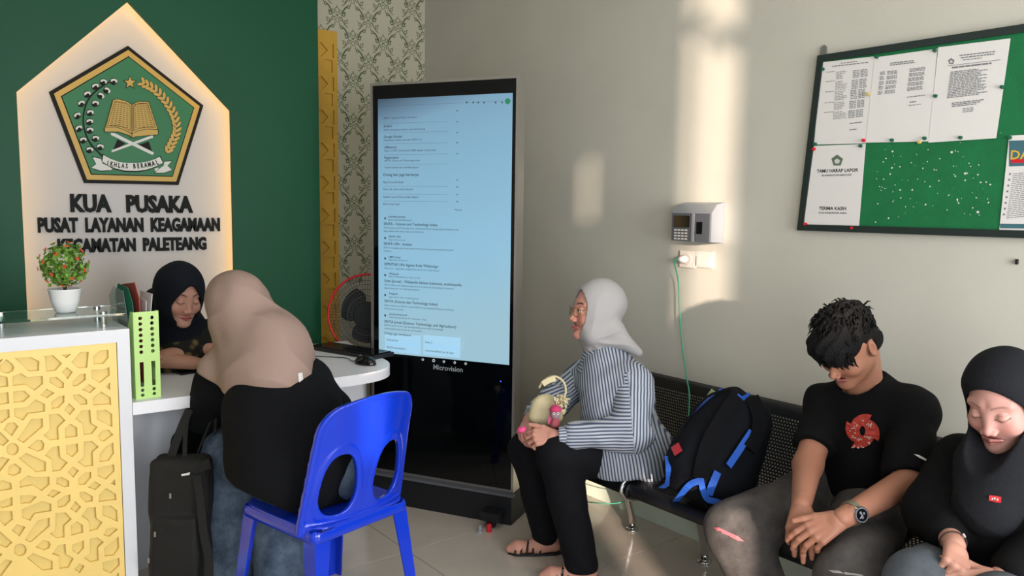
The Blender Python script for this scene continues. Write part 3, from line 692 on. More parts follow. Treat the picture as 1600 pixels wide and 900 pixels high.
# ---- phones, keyboard, mouse
def slab(name, w_, d_, h_, loc, rz, m, label, cat, extra=None):
    t = empty(name, loc, rz, label, cat); bm = bmesh.new(); bbox(bm, (-w_/2, -d_/2, 0), (w_/2, d_/2, h_)); bm_obj('body', bm, m, t, bevel=min(.004, h_*.4))
    if extra: extra(t)
    return t
slab('phone', .16, .078, .009, (1.0, 3.40, DZ), math.radians(8), M['blackp'], 'black phone lying on the desk in front of the officer', 'phone', lambda t: box('screen', (-.074, -.034, .009), (.074, .034, .0095), M['glassblack'], t))
M['brown'] = mat('brown_phone_case', '#4d3a26', .4)
slab('phone', .16, .080, .009, (1.365, 3.12, DZ), math.radians(-38), M['brown'], 'brown-backed phone lying near the front edge of the desk', 'phone', lambda t: box('camera_bump', (-.07, .005, .009), (-.04, .032, .011), M['blackp'], t))
kb = empty('keyboard', (1.735, 3.42, DZ), math.radians(-73+0), 'black desktop keyboard on the rounded end of the desk', 'keyboard')
bm = bmesh.new(); bbox(bm, (-.215, -.07, 0), (.215, .07, .018)); bm_obj('body', bm, M['blackm'], kb, bevel=.004)
ky = None
for r_ in range(6):
    for c_ in range(19):
        if ky is None: ky = box('key', (-.0085, -.008, 0), (.0085, .008, .006), M['blackp'], kb, bevel=.0015); o = ky
        else: o = bpy.data.objects.new('key', ky.data); link(o, kb)
        o.location = (-.198+c_*.022, -.054+r_*.0205, .018)
ms = empty('computer_mouse', (1.655, 3.125, DZ), math.radians(110), 'glossy black computer mouse beside the keyboard', 'mouse')
def fm(P): return smax(ell(P, (0, 0, .006), (.058, .033, .034)), -P[:, 2]+.0006, .003)
Vm, Qm = surf(fm, (-.065, -.04, -.004), (.065, .04, .045), .003); np_mesh('shell', Vm, Qm, M['blackp'], ms)
bm = bmesh.new(); tube(bm, [(.030, -.004, .035), (.030, .004, .035)], .007, 12); bm_obj('scroll_wheel', bm, M['grey'], ms)
bm = bmesh.new(); tube(bm, spline([(.055, 0, .012), (.09, -.01, .004), (.16, -.05, .003), (.24, -.03, .003), (.32, 0, .003)], 6), .002, 6); bm_obj('cable', bm, M['blackm'], ms)
# ---- standing fan behind the kiosk
fc = at(579, 490, 4.22); fd = Vector((-.62, -.76, .02)).normalized()
fn_ = empty('standing_fan', (fc[0], fc[1], 0), math.atan2(fd.y, fd.x)-PI/2, 'standing fan with red-rimmed round wire guard partly behind the display kiosk', 'fan')
fz = fc[2]; Rf = .215
bm = bmesh.new(); tube(bm, [(Rf*math.cos(a), .05, fz+Rf*math.sin(a)) for a in np.linspace(0, 2*PI, 49)], .006, 8, False); bm_obj('guard_rim', bm, M['red'], fn_, smooth=True)
bm = bmesh.new()
for k in range(72):
    a = k*2*PI/72; ca, sa = math.cos(a), math.sin(a); tube(bm, [(.05*ca, .085, fz+.05*sa), (.14*ca, .08, fz+.14*sa), (Rf*ca, .05, fz+Rf*sa)], .0013, 4)
for r_, y_ in ((.075, .086), (.105, .084), (.14, .081), (.165, .074), (.185, .066)): tube(bm, [(r_*math.cos(a), y_, fz+r_*math.sin(a)) for a in np.linspace(0, 2*PI, 41)], .0014, 4, False)
bm_obj('guard_wires', bm, M['grey'], fn_, kind='stuff')
bm = bmesh.new(); lathe(bm, [(.05, 0), (.075, .008), (.07, .014)], 28); bm.transform(Matrix.Translation((0, .082, fz)) @ Matrix.Rotation(-PI/2, 4, 'X')); bm_obj('guard_badge', bm, M['blackm'], fn_)
for k in range(3):
    a0 = k*2*PI/3+.5; bm = bmesh.new(); g = []
    for i in range(7):
        r_ = .03+i*.021; wd = .62+.3*math.sin(i/6*PI)
        g.append([bm.verts.new((r_*math.cos(a0+wd*(j/5-.5)*2), .03+.03*(j/5-.5), fz+r_*math.sin(a0+wd*(j/5-.5)*2))) for j in range(6)])
    for i in range(6):
        for j in range(5): bm.faces.new((g[i][j], g[i+1][j], g[i+1][j+1], g[i][j+1]))
    bm_obj('blade', bm, M['blackm'], fn_, smooth=True)
bm = bmesh.new(); tube(bm, [(0, .03, fz), (0, -.10, fz)], [.05, .04], 20); bm_obj('motor_housing', bm, M['blackm'], fn_)
bm = bmesh.new(); tube(bm, [(0, -.05, 0.03), (0, -.05, fz)], .013, 12); bm_obj('pole', bm, M['blackm'], fn_)
bm = bmesh.new(); lathe(bm, [(.17, 0), (.17, .015), (.05, .035), (.02, .05)], 28, (0, -.05, 0)); bm_obj('foot', bm, M['blackm'], fn_)

# ---------------------------------------------------------------- display kiosk
KA = np.array([1.840, 3.412]); KB = np.array([2.205, 2.739]); ku = (KB-KA)/np.linalg.norm(KB-KA); kn = np.array([ku[1], -ku[0]])  # points to viewer
KW = np.linalg.norm(KB-KA)
# local frame: x along face, y into the kiosk (away from viewer), origin at left bottom of the face
kr = math.atan2(ku[1], ku[0])
ki = empty('display_kiosk', (KA[0], KA[1], 0), kr, 'tall freestanding black glass touchscreen kiosk with a lit screen and silver frame', 'kiosk')
def kuv(x, y, off=0):
    v = RX*((x-800)/F)+DN*((y-450)/F)+_fw; n = np.array([kn[0], kn[1], 0]); P0 = np.array([KA[0], KA[1], 0])+n*off
    t = ((P0-CAMP)@n)/(v@n); q = CAMP+v*t; return float((q[:2]-KA)@ku), float(q[2])
KH = 2.035; kb0 = .148; fr = .012; KD = .075
bm = bmesh.new()
bbox(bm, (0, 0, kb0), (fr, KD, KH)); bbox(bm, (KW-fr, 0, kb0), (KW, KD, KH)); bbox(bm, (fr, 0, KH-fr), (KW-fr, KD, KH)); bbox(bm, (fr, 0, kb0), (KW-fr, KD, kb0+fr))
bm_obj('frame', bm, M['silver'], ki, bevel=.003)
box('glass_front', (fr, .004, kb0+fr), (KW-fr, .014, KH-fr), M['glassblack'], ki)
box('back_shell', (fr, .016, kb0+fr), (KW-fr, KD-.004, KH-fr), M['blackm'], ki)
su0, sz1 = kuv(590, 155); su1, _ = kuv(800.7, 146); _, sz0 = kuv(596.4, 551)
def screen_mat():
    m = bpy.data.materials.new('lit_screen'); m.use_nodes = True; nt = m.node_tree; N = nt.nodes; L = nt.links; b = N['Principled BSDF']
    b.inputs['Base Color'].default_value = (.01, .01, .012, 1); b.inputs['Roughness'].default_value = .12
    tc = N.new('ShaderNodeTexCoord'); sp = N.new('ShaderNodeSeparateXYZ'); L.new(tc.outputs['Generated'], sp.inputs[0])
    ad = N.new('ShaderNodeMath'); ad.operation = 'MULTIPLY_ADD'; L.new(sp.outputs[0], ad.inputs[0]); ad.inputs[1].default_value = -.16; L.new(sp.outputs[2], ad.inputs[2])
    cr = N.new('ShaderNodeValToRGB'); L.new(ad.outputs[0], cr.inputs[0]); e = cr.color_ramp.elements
    e[0].position = .0; e[0].color = srgb('#9dc3d2'); e[1].position = .99; e[1].color = srgb('#43576b')  # dims towards the top left: off-angle shading put into the emission colour
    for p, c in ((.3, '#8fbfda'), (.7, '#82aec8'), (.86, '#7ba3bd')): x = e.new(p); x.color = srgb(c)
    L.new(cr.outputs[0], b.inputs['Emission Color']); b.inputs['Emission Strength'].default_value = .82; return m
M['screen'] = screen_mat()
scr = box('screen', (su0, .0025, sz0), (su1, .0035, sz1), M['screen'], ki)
M['sink'] = mat('screen_dark_print', '#27323c', .6); M['slight'] = mat('screen_icon_white', '#c8d0d6', .5, emit='#c8d8e0', estr=.5)
PXM = 1/410.0
def kt(x, y, body, px, off=0, xs=1):
    u, z = kuv(x, y); return (body, u, z, px*PXM*1.35, off, xs)
T = [kt(599, 186, 'SINTA - Registrasi Author dan Editor', 3.6), kt(599, 199, 'Author', 5, .01), kt(599, 204.5, 'SINTA, Rekapitulasi Author, Jurnal dan Kinerja', 3.6),
 kt(599, 215.5, 'Google Scholar', 5, .01), kt(599, 220.5, 'Rekapitulasi sumber data dari SINTA 1-6', 3.8), kt(600, 232, 'Affiliations', 5, .01), kt(600, 237, 'Page 1 of 300 Total Records 5000 update 2 Jurnal Sinta', 3.8),
 kt(600, 248, 'Registration', 5, .01), kt(600, 252.5, 'SINTA, Science and Technology Index', 3.8), kt(600, 263, 'Telusuri lainnya dari kemdikbud.go.id', 3.8), kt(598, 275, 'Orang lain juga bertanya', 6, .008),
 kt(598, 286, 'Apa itu jurnal Sinta?', 4.4), kt(598, 297, 'Cara cek sinta untuk dosen?', 4.4), kt(598, 309, 'Apakah jurnal Sinta terakreditasi?', 4.4), kt(598, 320, 'Sinta untuk apa?', 4.4), kt(710, 329, 'Masukan', 3.4),
 kt(606, 340, 'Kemdikbudristek', 4.2, .01), kt(606, 344.5, 'https://sinta.kemdikbud.go.id', 3.4), kt(599, 351.5, 'SINTA - Science and Technology Index', 5.6, .01), kt(599, 357, 'SINTA Science and Technology Index adalah portal berisi tentang kinerja Indonesia, yang', 3.4), kt(599, 362, 'dapat diakses oleh semua orang, Jurnal Indonesia', 3.4),
 kt(607, 371, 'SINTA UIN', 4.2, .01), kt(607, 375.5, 'https://sinta.uin.ac.id', 3.4), kt(599, 382.5, 'SINTA UIN - Author', 5.6, .01), kt(599, 388, 'SINTA merupakan portal yang memuat informasi tentang kinerja peneliti dan jurnal', 3.4), kt(599, 393, 'Indonesia.', 3.4),
 kt(607, 403, 'UMY Jurnal', 4.2, .01), kt(607, 407, 'https://journal.umy.ac.id', 3.4), kt(600, 414.5, 'SIPINTAR UIN Agama Kota Walisongo', 5.6, .01), kt(600, 420, 'Akses sinta 1 tinggi dalam rangka bahan seminar dan ilmiah lainnya.', 3.4),
 kt(607, 429, 'Wikipedia', 4.2, .01), kt(607, 433, 'https://id.wikipedia.org > wiki > Jurnal', 3.4), kt(600, 440.5, 'Sinta (Jurnal) - Wikipedia bahasa Indonesia, ensiklopedia', 5.6, .01), kt(600, 446, 'SINTA adalah jurnal indonesia yang memuat jurnal-jurnal yang berbasis di Indonesia', 3.4), kt(600, 451, 'dalam bidang ilmu dan Teknologi Indonesia.', 3.4),
 kt(607, 460, 'Telegram', 4.2, .01), kt(607, 465, 'https://t.me > sinta > indeksasijurnal', 3.4), kt(600, 472, 'SINTA (Science dan Technology Index)', 5.6, .01), kt(600, 478, 'Daftar Indeks Jurnal SINTA 1 sampai SINTA 6 tahun akademik Perguruan Indonesia', 3.4), kt(600, 483, 'Science Science Journal.', 3.4),
 kt(608, 492, 'jurnal.unimal.ac.id', 4.2, .01), kt(608, 496.5, 'https://jurnal.unimal.ac.id > index.php > sinta', 3.4), kt(600, 504, 'SINTA Jurnal (Science, Technology, and Agriculture)', 5.6, .01), kt(600, 509, 'SINTA 2 Jurnal Science, dan teknologi bidang jurnal ilmiah dari berbagai', 3.4), kt(600, 514, 'tahapan pada jurnal nasional dan internasional.', 3.4),
 kt(600, 522, 'Orang juga menelusuri', 5, .01), kt(604, 532, 'Sinta Jurnal', 4.2), kt(664, 536, 'Sinta 2', 4.2), kt(604, 544, 'SINTA kemdikbud', 4.2), kt(664, 549, 'sinta kemdikbud go id login', 4.2)]
join_text('screen_text', T, Matrix(((1, 0, 0, 0), (0, 0, 1, .0022), (0, 1, 0, 0), (0, 0, 0, 1))), M['sink'], ki, kind='stuff')
bm = bmesh.new()
def hline(x0, y0, x1, y1, t=.0008):
    a = kuv(x0, y0); b = kuv(x1, y1); bbox(bm, (a[0], .0021, a[1]-t*.5), (b[0], .0024, a[1]+t*.5))
for y in (193, 208, 225, 242, 257, 291, 303, 314): hline(599, y, 700, y)
hline(594, 166, 800, 166)
for y in (173, 190, 207, 223, 240, 281, 292, 304, 315): a = kuv(714, y); bbox(bm, (a[0]-.004, .0021, a[1]-.002), (a[0]+.004, .0024, a[1]+.002))
for x in (729, 739, 747, 756, 774, 784): a = kuv(x, 160); bbox(bm, (a[0]-.004, .0021, a[1]-.004), (a[0]+.004, .0024, a[1]+.004))
for y in (341, 372, 404, 430, 461, 493): a = kuv(601.5, y); bbox(bm, (a[0]-.005, .0021, a[1]-.005), (a[0]+.005, .0024, a[1]+.005))
M['srule'] = mat('screen_rule_grey', '#4c6272', .6); bm_obj('screen_lines', bm, M['srule'], ki, kind='stuff')
M['avatar'] = mat('green_avatar_dot', '#1f6d4a', .5, emit='#1f6d4a', estr=.5)
a = kuv(793, 158); bm = bmesh.new(); lathe(bm, [(.013, 0), (.013, .001)], 20); bm.transform(Matrix.Translation((a[0], .0018, a[1])) @ Matrix.Rotation(PI/2, 4, 'X')); bm_obj('profile_icon', bm, M['avatar'], ki)
M['scard'] = mat('screen_card_grey', '#7a9db3', .6, emit='#86adc4', estr=.85)
for (x0, y0, x1, y1) in ((601, 525, 657, 537), (661, 528, 719, 541), (601, 539, 657, 549), (661, 542, 719, 554)):
    a = kuv(x0, y1); b = kuv(x1, y0); box('search_card', (a[0], .0023, a[1]), (b[0], .0025, b[1]), M['scard'], ki)
for k, x in enumerate((660, 677, 693, 710, 727)):
    a = kuv(x, 562+k*1.6); bm = bmesh.new(); tube(bm, [(a[0]+.006*math.cos(q), .0035, a[1]+.006*math.sin(q)) for q in np.linspace(0, 2*PI, 5 if k != 1 else 13)], .0012, 4, False); bm_obj('nav_button', bm, M['slight'], ki)
M['logo'] = mat('grey_logo_print', '#9aa0a4', .4)
u, z = kuv(676, 577); join_text('logo_text', [('Microvision', u, z, .034, .008, 1)], Matrix(((1, 0, 0, 0), (0, 0, 1, .0030), (0, 1, 0, 0), (0, 0, 0, 1))), M['logo'], ki)
M['bled'] = mat('blue_power_led', '#2040ff', .5, emit='#3050ff', estr=3)
a = kuv(782, 596); bm = bmesh.new(); lathe(bm, [(.0028, 0), (.0028, .001)], 10); bm.transform(Matrix.Translation((a[0], .0025, a[1])) @ Matrix.Rotation(PI/2, 4, 'X')); bm_obj('power_light', bm, M['bled'], ki)
box('base', (.0, -.02, .0), (KW, .22, kb0-.004), M['blackm'], ki, bevel=.006)
box('base_lip', (-.01, -.03, kb0-.012), (KW+.01, .0, kb0-.001), M['grey'], ki, bevel=.003)
bm = bmesh.new(); bbox(bm, (KW-.12, -.10, .035), (KW-.03, -.02, .075)); bm_obj('caster_bracket', bm, M['blackm'], ki, bevel=.004)
bm = bmesh.new(); tube(bm, [(KW-.09, -.07, .025), (KW-.06, -.07, .025)], .025, 16); bm_obj('caster', bm, M['blackp'], ki)
cn = empty('drink_can', (2.065, 2.735, 0), .6, 'tiny red and white canister on the floor by the kiosk base', 'can')
bm = bmesh.new(); lathe(bm, [(.011, 0), (.012, .002), (.012, .032), (.010, .036)], 16); bm_obj('body', bm, M['red'], cn); bm = bmesh.new(); lathe(bm, [(.0123, .0), (.0123, .012)], 16, (-.022, .008, 0)); lathe(bm, [(.007, .012), (.007, .034)], 10, (-.022, .008, 0)); o = bm_obj('spool', bm, M['greyl'], label='small grey spool beside the red canister by the kiosk', cat='spool'); o.location = (2.05, 2.745, 0)

# ---------------------------------------------------------------- notice board and wall things
def atx(x, y, X=XW):
    v = RX*((x-800)/F)+DN*((y-450)/F)+_fw; return CAMP+v*(X/v[0])
nb = empty('notice_board', (XW, 1.0, 1.386), 0, 'green felt notice board in a dark frame on the right wall', 'notice board')
BL = 1.689; BH = .648; BWd = 1.25
def bp(u, v, x): return (x, BL-.048*v/BH-u, 1.386+v+ (0))
bm = bmesh.new(); prism(bm, [(0.01, .01), (BWd-.01, .01), (BWd-.01, BH-.01), (.01, BH-.01)], .006, .014, lambda u, v, t: bp(u, v, XW-t)); part_world(bm_obj('felt', bm, M['board']), nb)
bm = bmesh.new()
for q in ([(0, 0), (BWd, 0), (BWd-.024, .024), (.024, .024)], [(BWd, 0), (BWd, BH), (BWd-.024, BH-.024), (BWd-.024, .024)], [(BWd, BH), (0, BH), (.024, BH-.024), (BWd-.024, BH-.024)], [(0, BH), (0, 0), (.024, .024), (.024, BH-.024)]):
    prism(bm, q, .001, .022, lambda u, v, t: bp(u, v, XW-t))
part_world(bm_obj('frame', bm, M['boardf']), nb)
bm = bmesh.new(); prism(bm, [(.0, BH-.004), (.028, BH-.004), (.026, BH+.03), (.014, BH+.038), (.002, BH+.03)], .004, .008, lambda u, v, t: bp(u, v, XW-t)); part_world(bm_obj('hanging_bracket', bm, M['silver']), nb)
bm = bmesh.new()
for k in range(120):
    u = rng.uniform(.28, .66) if k < 100 else rng.uniform(.3, 1.1); v = min(BH-.05, abs(rng.normal(.17, .09))+.03); s = rng.uniform(.0008, .0032)*(1.6 if k % 17 == 0 else 1)
    prism(bm, [(u+s*rng.uniform(.6, 1.2)*math.cos(a), v+s*rng.uniform(.6, 1.2)*math.sin(a)) for a in np.linspace(0, 2*PI, 6)[:-1]], .014, .0146, lambda u, v, t: bp(u, v, XW-t))
part_world(bm_obj('torn_paper_bits', bm, M['paper'], kind='stuff'), nb)
XP = XW-.0155
def q2(x, y): q = atx(x, y, XP); return (q[1], q[2])
def paper(pix, label, th=0, m=None):
    bm = bmesh.new(); pts = [q2(*p) for p in pix]
    prism(bm, pts, 0, .0007, lambda y, z, t: (XP-th-t, y, z)); o = bm_obj('notice_paper', bm, m or M['paper'], label=label, cat='notice'); return o
def bars(parent, rows, m=None, X=None, th=.0014):
    """rows: pixel segments (x0,y0,x1,y1,height px) printed on the paper"""
    bm = bmesh.new()
    for x0, y0, x1, y1, h in rows:
        pts = [q2(x0, y0-h/2), q2(x1, y1-h/2), q2(x1, y1+h/2), q2(x0, y0+h/2)]
        prism(bm, pts, 0, .0002, lambda y, z, t: (XP-th-t, y, z))
    o = bm_obj('print', bm, m or M['ink'], kind='stuff'); o.parent = parent; return o
SL = -.115
def row(x0, x1, y, h=1.5): return (x0, y, x1, y+(x1-x0)*SL, h)
def words(x0, x1, y, h=1.4, w=5):
    out = []; x = x0
    while x < x1:
        e = min(x1, x+rng.uniform(.5, 1.3)*w); out.append((x, y+(x-x0)*SL, e, y+(e-x0)*SL, h)); x = e+1.1
    return out
Z = lambda X, Y: (1240+X/5, 60+Y/5)
p1 = paper([(1283.5, 97.5), (1367, 88), (1353, 224), (1272, 226)], 'typed list notice pinned at the upper left corner of the green board')
r = words(1314, 1340, 99, 1.2)+words(1300, 1358, 104, 1.3)
for k, (ys, n) in enumerate(((113, 5), (128, 6), (144, 6), (161, 5), (176, 5))):
    for j in range(n): r += words(1307-k*1.2, 1318+rng.uniform(-3, 6), ys+j*2.5, .9, 4); r += words(1333-k*1.8, 1343-k*1.8, ys-2+j*2.5, 1.2, 5)+words(1345-k*1.8, 1356-k*1.8, ys-3.5+j*2.5, 1.2, 5)
    r += words(1292-k, 1304, ys, 1, 3)
r += words(1328, 1348, 193, 1.4); r += words(1328, 1340, 203, 1.4); bars(p1, r)
p2 = paper([(1367, 90), (1465, 76), (1452, 221), (1353, 223)], 'typed notice with signature, second from the left on the board top row', .0008)
r = words(1392, 1428, 99, 1.6)+words(1391, 1430, 102, 1.6)
for k in range(5):
    for j in range(3): r += words(1376-k*.9, 1383-k, 113+k*7.6+j*2, 1.1, 4)+words(1387-k, 1403-k, 112+k*7.6+j*2, 1.1, 4)+words(1422-k, 1446-k, 108+k*7.4+j*2, 1.1, 5)
r += words(1418, 1446, 152, 1.3)+words(1422, 1432, 160, 2)+words(1420, 1440, 165, 1.0); bars(p2, r, th=.0022)
p3 = paper([(1466.5, 74), (1579.5, 60), (1557, 216), (1451, 223)], 'typed notice with small grey crest, third on the board top row', .0016)
r = words(1500, 1556, 87, 1.6)+words(1502, 1554, 90.5, 1.6)+words(1505, 1535, 94, 1.2)+[row(1482, 1564, 103, .7)]+words(1488, 1550, 106, 2.4, 12)
for k in range(17): r += words(1486-k*.35, rng.uniform(1522, 1545), 113+k*2.5, 1.3, 6)
for k in range(3): r += words(1488, 1538-k*6, 161.5+k*2.6, 1.5, 6)
for k in range(3): r += words(1505, 1522, 170+k*2.6, 1.1, 6)
bars(p3, r, th=.0030)
def crest(parent, cx, cy, s, th, m):
    bm = bmesh.new(); prism(bm, [q2(cx+s*math.sin(k*2*PI/5), cy-s*math.cos(k*2*PI/5)) for k in range(5)], 0, .0003, lambda y, z, t: (XP-th-t, y, z)); o = bm_obj('crest_print', bm, m); o.parent = parent
    bm = bmesh.new(); prism(bm, [q2(cx+s*.5*math.sin(k*2*PI/5), cy+s*.1-s*.45*math.cos(k*2*PI/5)) for k in range(5)], 0, .0003, lambda y, z, t: (XP-th-.0004-t, y, z)); o = bm_obj('crest_book', bm, M['embwhite']); o.parent = parent
M['crest'] = mat('grey_green_crest_print', '#5d6b57', .8); crest(p3, 1487, 96, 5.2, .0026, M['ink'])
p4 = paper([(1272, 228), (1353, 225), (1342, 359), (1255.5, 357)], 'white visitor notice reading TAMU HARAP LAPOR at the board lower left', .0008)
crest(p4, 1308.5, 251, 9.5, .0018, M['crest'])
def ptext(parent, items, th, m):
    o0 = q2(1300, 300); L_ = []
    for body, x, y, px, off, al in items:
        a = q2(x, y); L_.append((body, -(a[0]), a[1], px/430.*1.38, off, 1, al))
    # plane x: text x -> -y world
    join_text('print', L_, Matrix(((0, 0, 0, XP-th), (-1, 0, 0, 0), (0, 1, 0, 0), (0, 0, 0, 1))), m, parent, kind='stuff')
ptext(p4, [('TAMU HARAP LAPOR', 1308, 269, 5.2, .03, 'CENTER'), ('SILAHKAN SCAN BARCODE', 1307, 275, 2.9, .02, 'CENTER'), ('TERIMA KASIH', 1301, 328, 5.2, .03, 'CENTER'), ('ATAS KUNJUNGAN ANDA', 1301, 334, 2.9, .02, 'CENTER')], .0018, M['inkd'])
p5 = paper([(1577, 212), (1640, 209), (1632, 370), (1561, 365)], 'printed poster with teal header and yellow lettering at the board right', .0008)
M['teal'] = mat('teal_print', '#3c6670', .7); M['ylw'] = mat('yellow_print', '#cda73a', .7)
bars(p5, [(1577, 240, 1638, 238, 40)], M['teal'], th=.0018); bars(p5, [(1580, 252, 1636, 250, 6)], M['red'], th=.0022); bars(p5, [(1563, 353, 1634, 354, 7)], M['teal'], th=.0018)
ptext(p5, [('DAFTAR', 1578, 249, 12, .02, 'LEFT')], .0026, M['ylw'])
r = []
for k in range(24):
    y = 272+k*3.0; x0 = 1583-(k*.45); r += words(x0, 1632, y, 1.0, 7)
    if k % 3 == 0: r += [(x0-6, y, x0-3, y, 3)]
bars(p5, r, th=.0018)
# push pins
M['pgreen'] = mat('green_pin', '#1f5a44', .3); M['pyel'] = mat('yellow_pin', '#c9b26a', .4)
pn = {'g': [(1286, 108), (1370, 89), (1461, 79), (1274, 225), (1394, 219), (1445, 216), (1462, 150), (1566, 136), (1501, 215), (1345, 228), (1578, 215)], 'r': [(1350, 219.5), (1272, 233), (1259, 350), (1332, 356)], 'y': [(1357, 147), (1437, 222)]}
where = {'g': ['on the first typed list, upper left', 'at the top between first and second notice', 'at the top right of the second notice', 'at the lower left of the first typed list', 'at the bottom middle of the second notice', 'at the bottom right of the second notice', 'between second and third notice, halfway down', 'on the right edge of the third notice', 'at the bottom of the third notice', 'at the top right of the visitor notice', 'at the corner of the teal poster'],
         'r': ['at the bottom right of the first typed list', 'at the top left of the visitor notice', 'at the bottom left of the visitor notice', 'at the bottom right of the visitor notice'], 'y': ['between the first and second notice', 'under the second notice']}
first = None
for c_, mm, nm in (('g', M['pgreen'], 'green'), ('r', M['red'], 'red'), ('y', M['pyel'], 'yellow')):
    for (x, y), wh in zip(pn[c_], where[c_]):
        q = atx(x, y, XP-.004); bm = bmesh.new(); lathe(bm, [(.006, 0), (.006, .002), (.0035, .003), (.0035, .008), (.0055, .009), (.005, .011)], 12); bm.transform(Matrix.Rotation(-PI/2, 4, 'Y'))
        o = bm_obj('push_pin', bm, mm, smooth=False, label=f'{nm} push pin {wh}', cat='pin', group='push pins on the notice board'); o.location = (XP-.002, q[1], q[2])
# ---- attendance device
XD = XW-.085; A = atx(1049, 377, XD); B = atx(1111, 377, XD); T_ = atx(1050, 332, XD)
y1, y0 = A[1], B[1]; z0 = A[2]; z1 = T_[2]; hy_ = (y1-y0)
ad = empty('attendance_terminal', (XW, (y0+y1)/2, z0), 0, 'dark grey wall-mounted attendance terminal with keypad above the sockets', 'terminal')
bm = bmesh.new(); prof = [(0, 0), (.085, .004), (.087, z1-z0), (.055, z1-z0+.035), (0, z1-z0+.045)]
def dv(y, t): return (XW-.001-t[0], y, z0+t[1])
a_ = [bm.verts.new(dv(y0, t)) for t in prof]; b_ = [bm.verts.new(dv(y1, t)) for t in prof]; bm.faces.new(a_); bm.faces.new(b_[::-1])
for i in range(5): bm.faces.new((a_[i], b_[i], b_[(i+1) % 5], a_[(i+1) % 5]))
part_world(bm_obj('housing', bm, M['greyl'], bevel=.006), ad)
XF = XW-.087; hh = z1-z0
def db(name, u0, u1, v0, v1, m, t=.003): part_world(box(name, (XF-.002-t, y1-u1*hy_, z0+v0*hh), (XF-.001, y1-u0*hy_, z0+v1*hh), m, bevel=.001), ad)
db('keypad_panel', .03, .52, .04, .98, M['grey']); db('screen', .08, .48, .5, .9, M['blackp'], .005); db('divider', .54, .60, .02, .98, M['greyl'], .006); db('sensor_panel', .62, .97, .04, .98, M['grey']); db('fingerprint_window', .66, .80, .3, .7, M['blackp'], .005)
for r_ in range(4):
    for c_ in range(4): db('key', .10+c_*.09, .16+c_*.09, .08+r_*.10, .13+r_*.10, M['socket'], .005)
# ---- socket and switch
def wallplate(name, pts, label, cat):
    a = atx(pts[0], pts[1], XW-.01); b = atx(pts[2], pts[3], XW-.01)
    t = empty(name, (XW, (a[1]+b[1])/2, min(a[2], b[2])), 0, label, cat); part_world(box('plate', (XW-.012, b[1], b[2]), (XW-.0005, a[1], a[2]), M['socket'], bevel=.003), t); return t, a, b
so, a, b = wallplate('wall_socket', (1063, 391, 1086, 419), 'white wall socket with a plug in it, under the attendance terminal', 'socket')
bm = bmesh.new(); lathe(bm, [(.023, 0), (.023, .004), (.019, .004), (.018, .001)], 20); bm.transform(Matrix.Translation((XW-.012, (a[1]+b[1])/2, (a[2]+b[2])/2)) @ Matrix.Rotation(-PI/2, 4, 'Y')); part_world(bm_obj('socket_ring', bm, M['socket']), so)
sy, sz = (a[1]+b[1])/2+.008, (a[2]+b[2])/2
so, a, b = wallplate('light_switch', (1088, 392, 1112, 419), 'white double light switch right of the wall socket', 'switch')
for k in range(2): part_world(box('rocker', (XW-.017, b[1]+.008+k*(a[1]-b[1]-.016)/2, b[2]+.008), (XW-.011, b[1]+.006+(k+1)*(a[1]-b[1]-.014)/2, a[2]-.022), M['socket'], bevel=.002), so)
cb = empty('charger_cord', (XW-.02, sy, sz), 0, 'mint green cord hanging from the wall socket to the bench', 'cord')
bm = bmesh.new(); lathe(bm, [(.017, 0), (.018, .015), (.013, .035), (.006, .045)], 16); bm.transform(Matrix.Translation((XW-.014, sy, sz)) @ Matrix.Rotation(-PI/2, 4, 'Y')); part_world(bm_obj('plug', bm, M['socket'], smooth=True), cb)
pts = [(XW-.055, sy, sz), (XW-.065, sy+.02, sz-.01)]+[atx(x, y, XX) for x, y, XX in ((1060, 440, 2.73), (1062, 490, 2.73), (1066, 540, 2.72), (1073, 590, 2.69), (1077, 615, 2.64), (1076, 648, 2.62), (1074, 670, 2.58))]
bm = bmesh.new(); tube(bm, spline(pts, 6), .0032, 8); part_world(bm_obj('wire', bm, M['cord'], smooth=True), cb)
q = atx(1590, 409, XW); tag(box('wall_hook', (XW-.012, q[1]-.003, q[2]-.008), (XW, q[1]+.003, q[2]+.008), M['blackm']), 'tiny dark hook on the wall below the notice board', 'hook')
bm = bmesh.new(); tube(bm, spline([(2.15, 2.55, .22), (2.4, 2.50, .14), (2.6, 2.45, .10), (2.72, 2.38, .16)], 6), .0025, 6); bm_obj('loose_wire', bm, M['cord'], smooth=True, label='thin green wire hanging beneath the bench by the skirting', cat='wire')

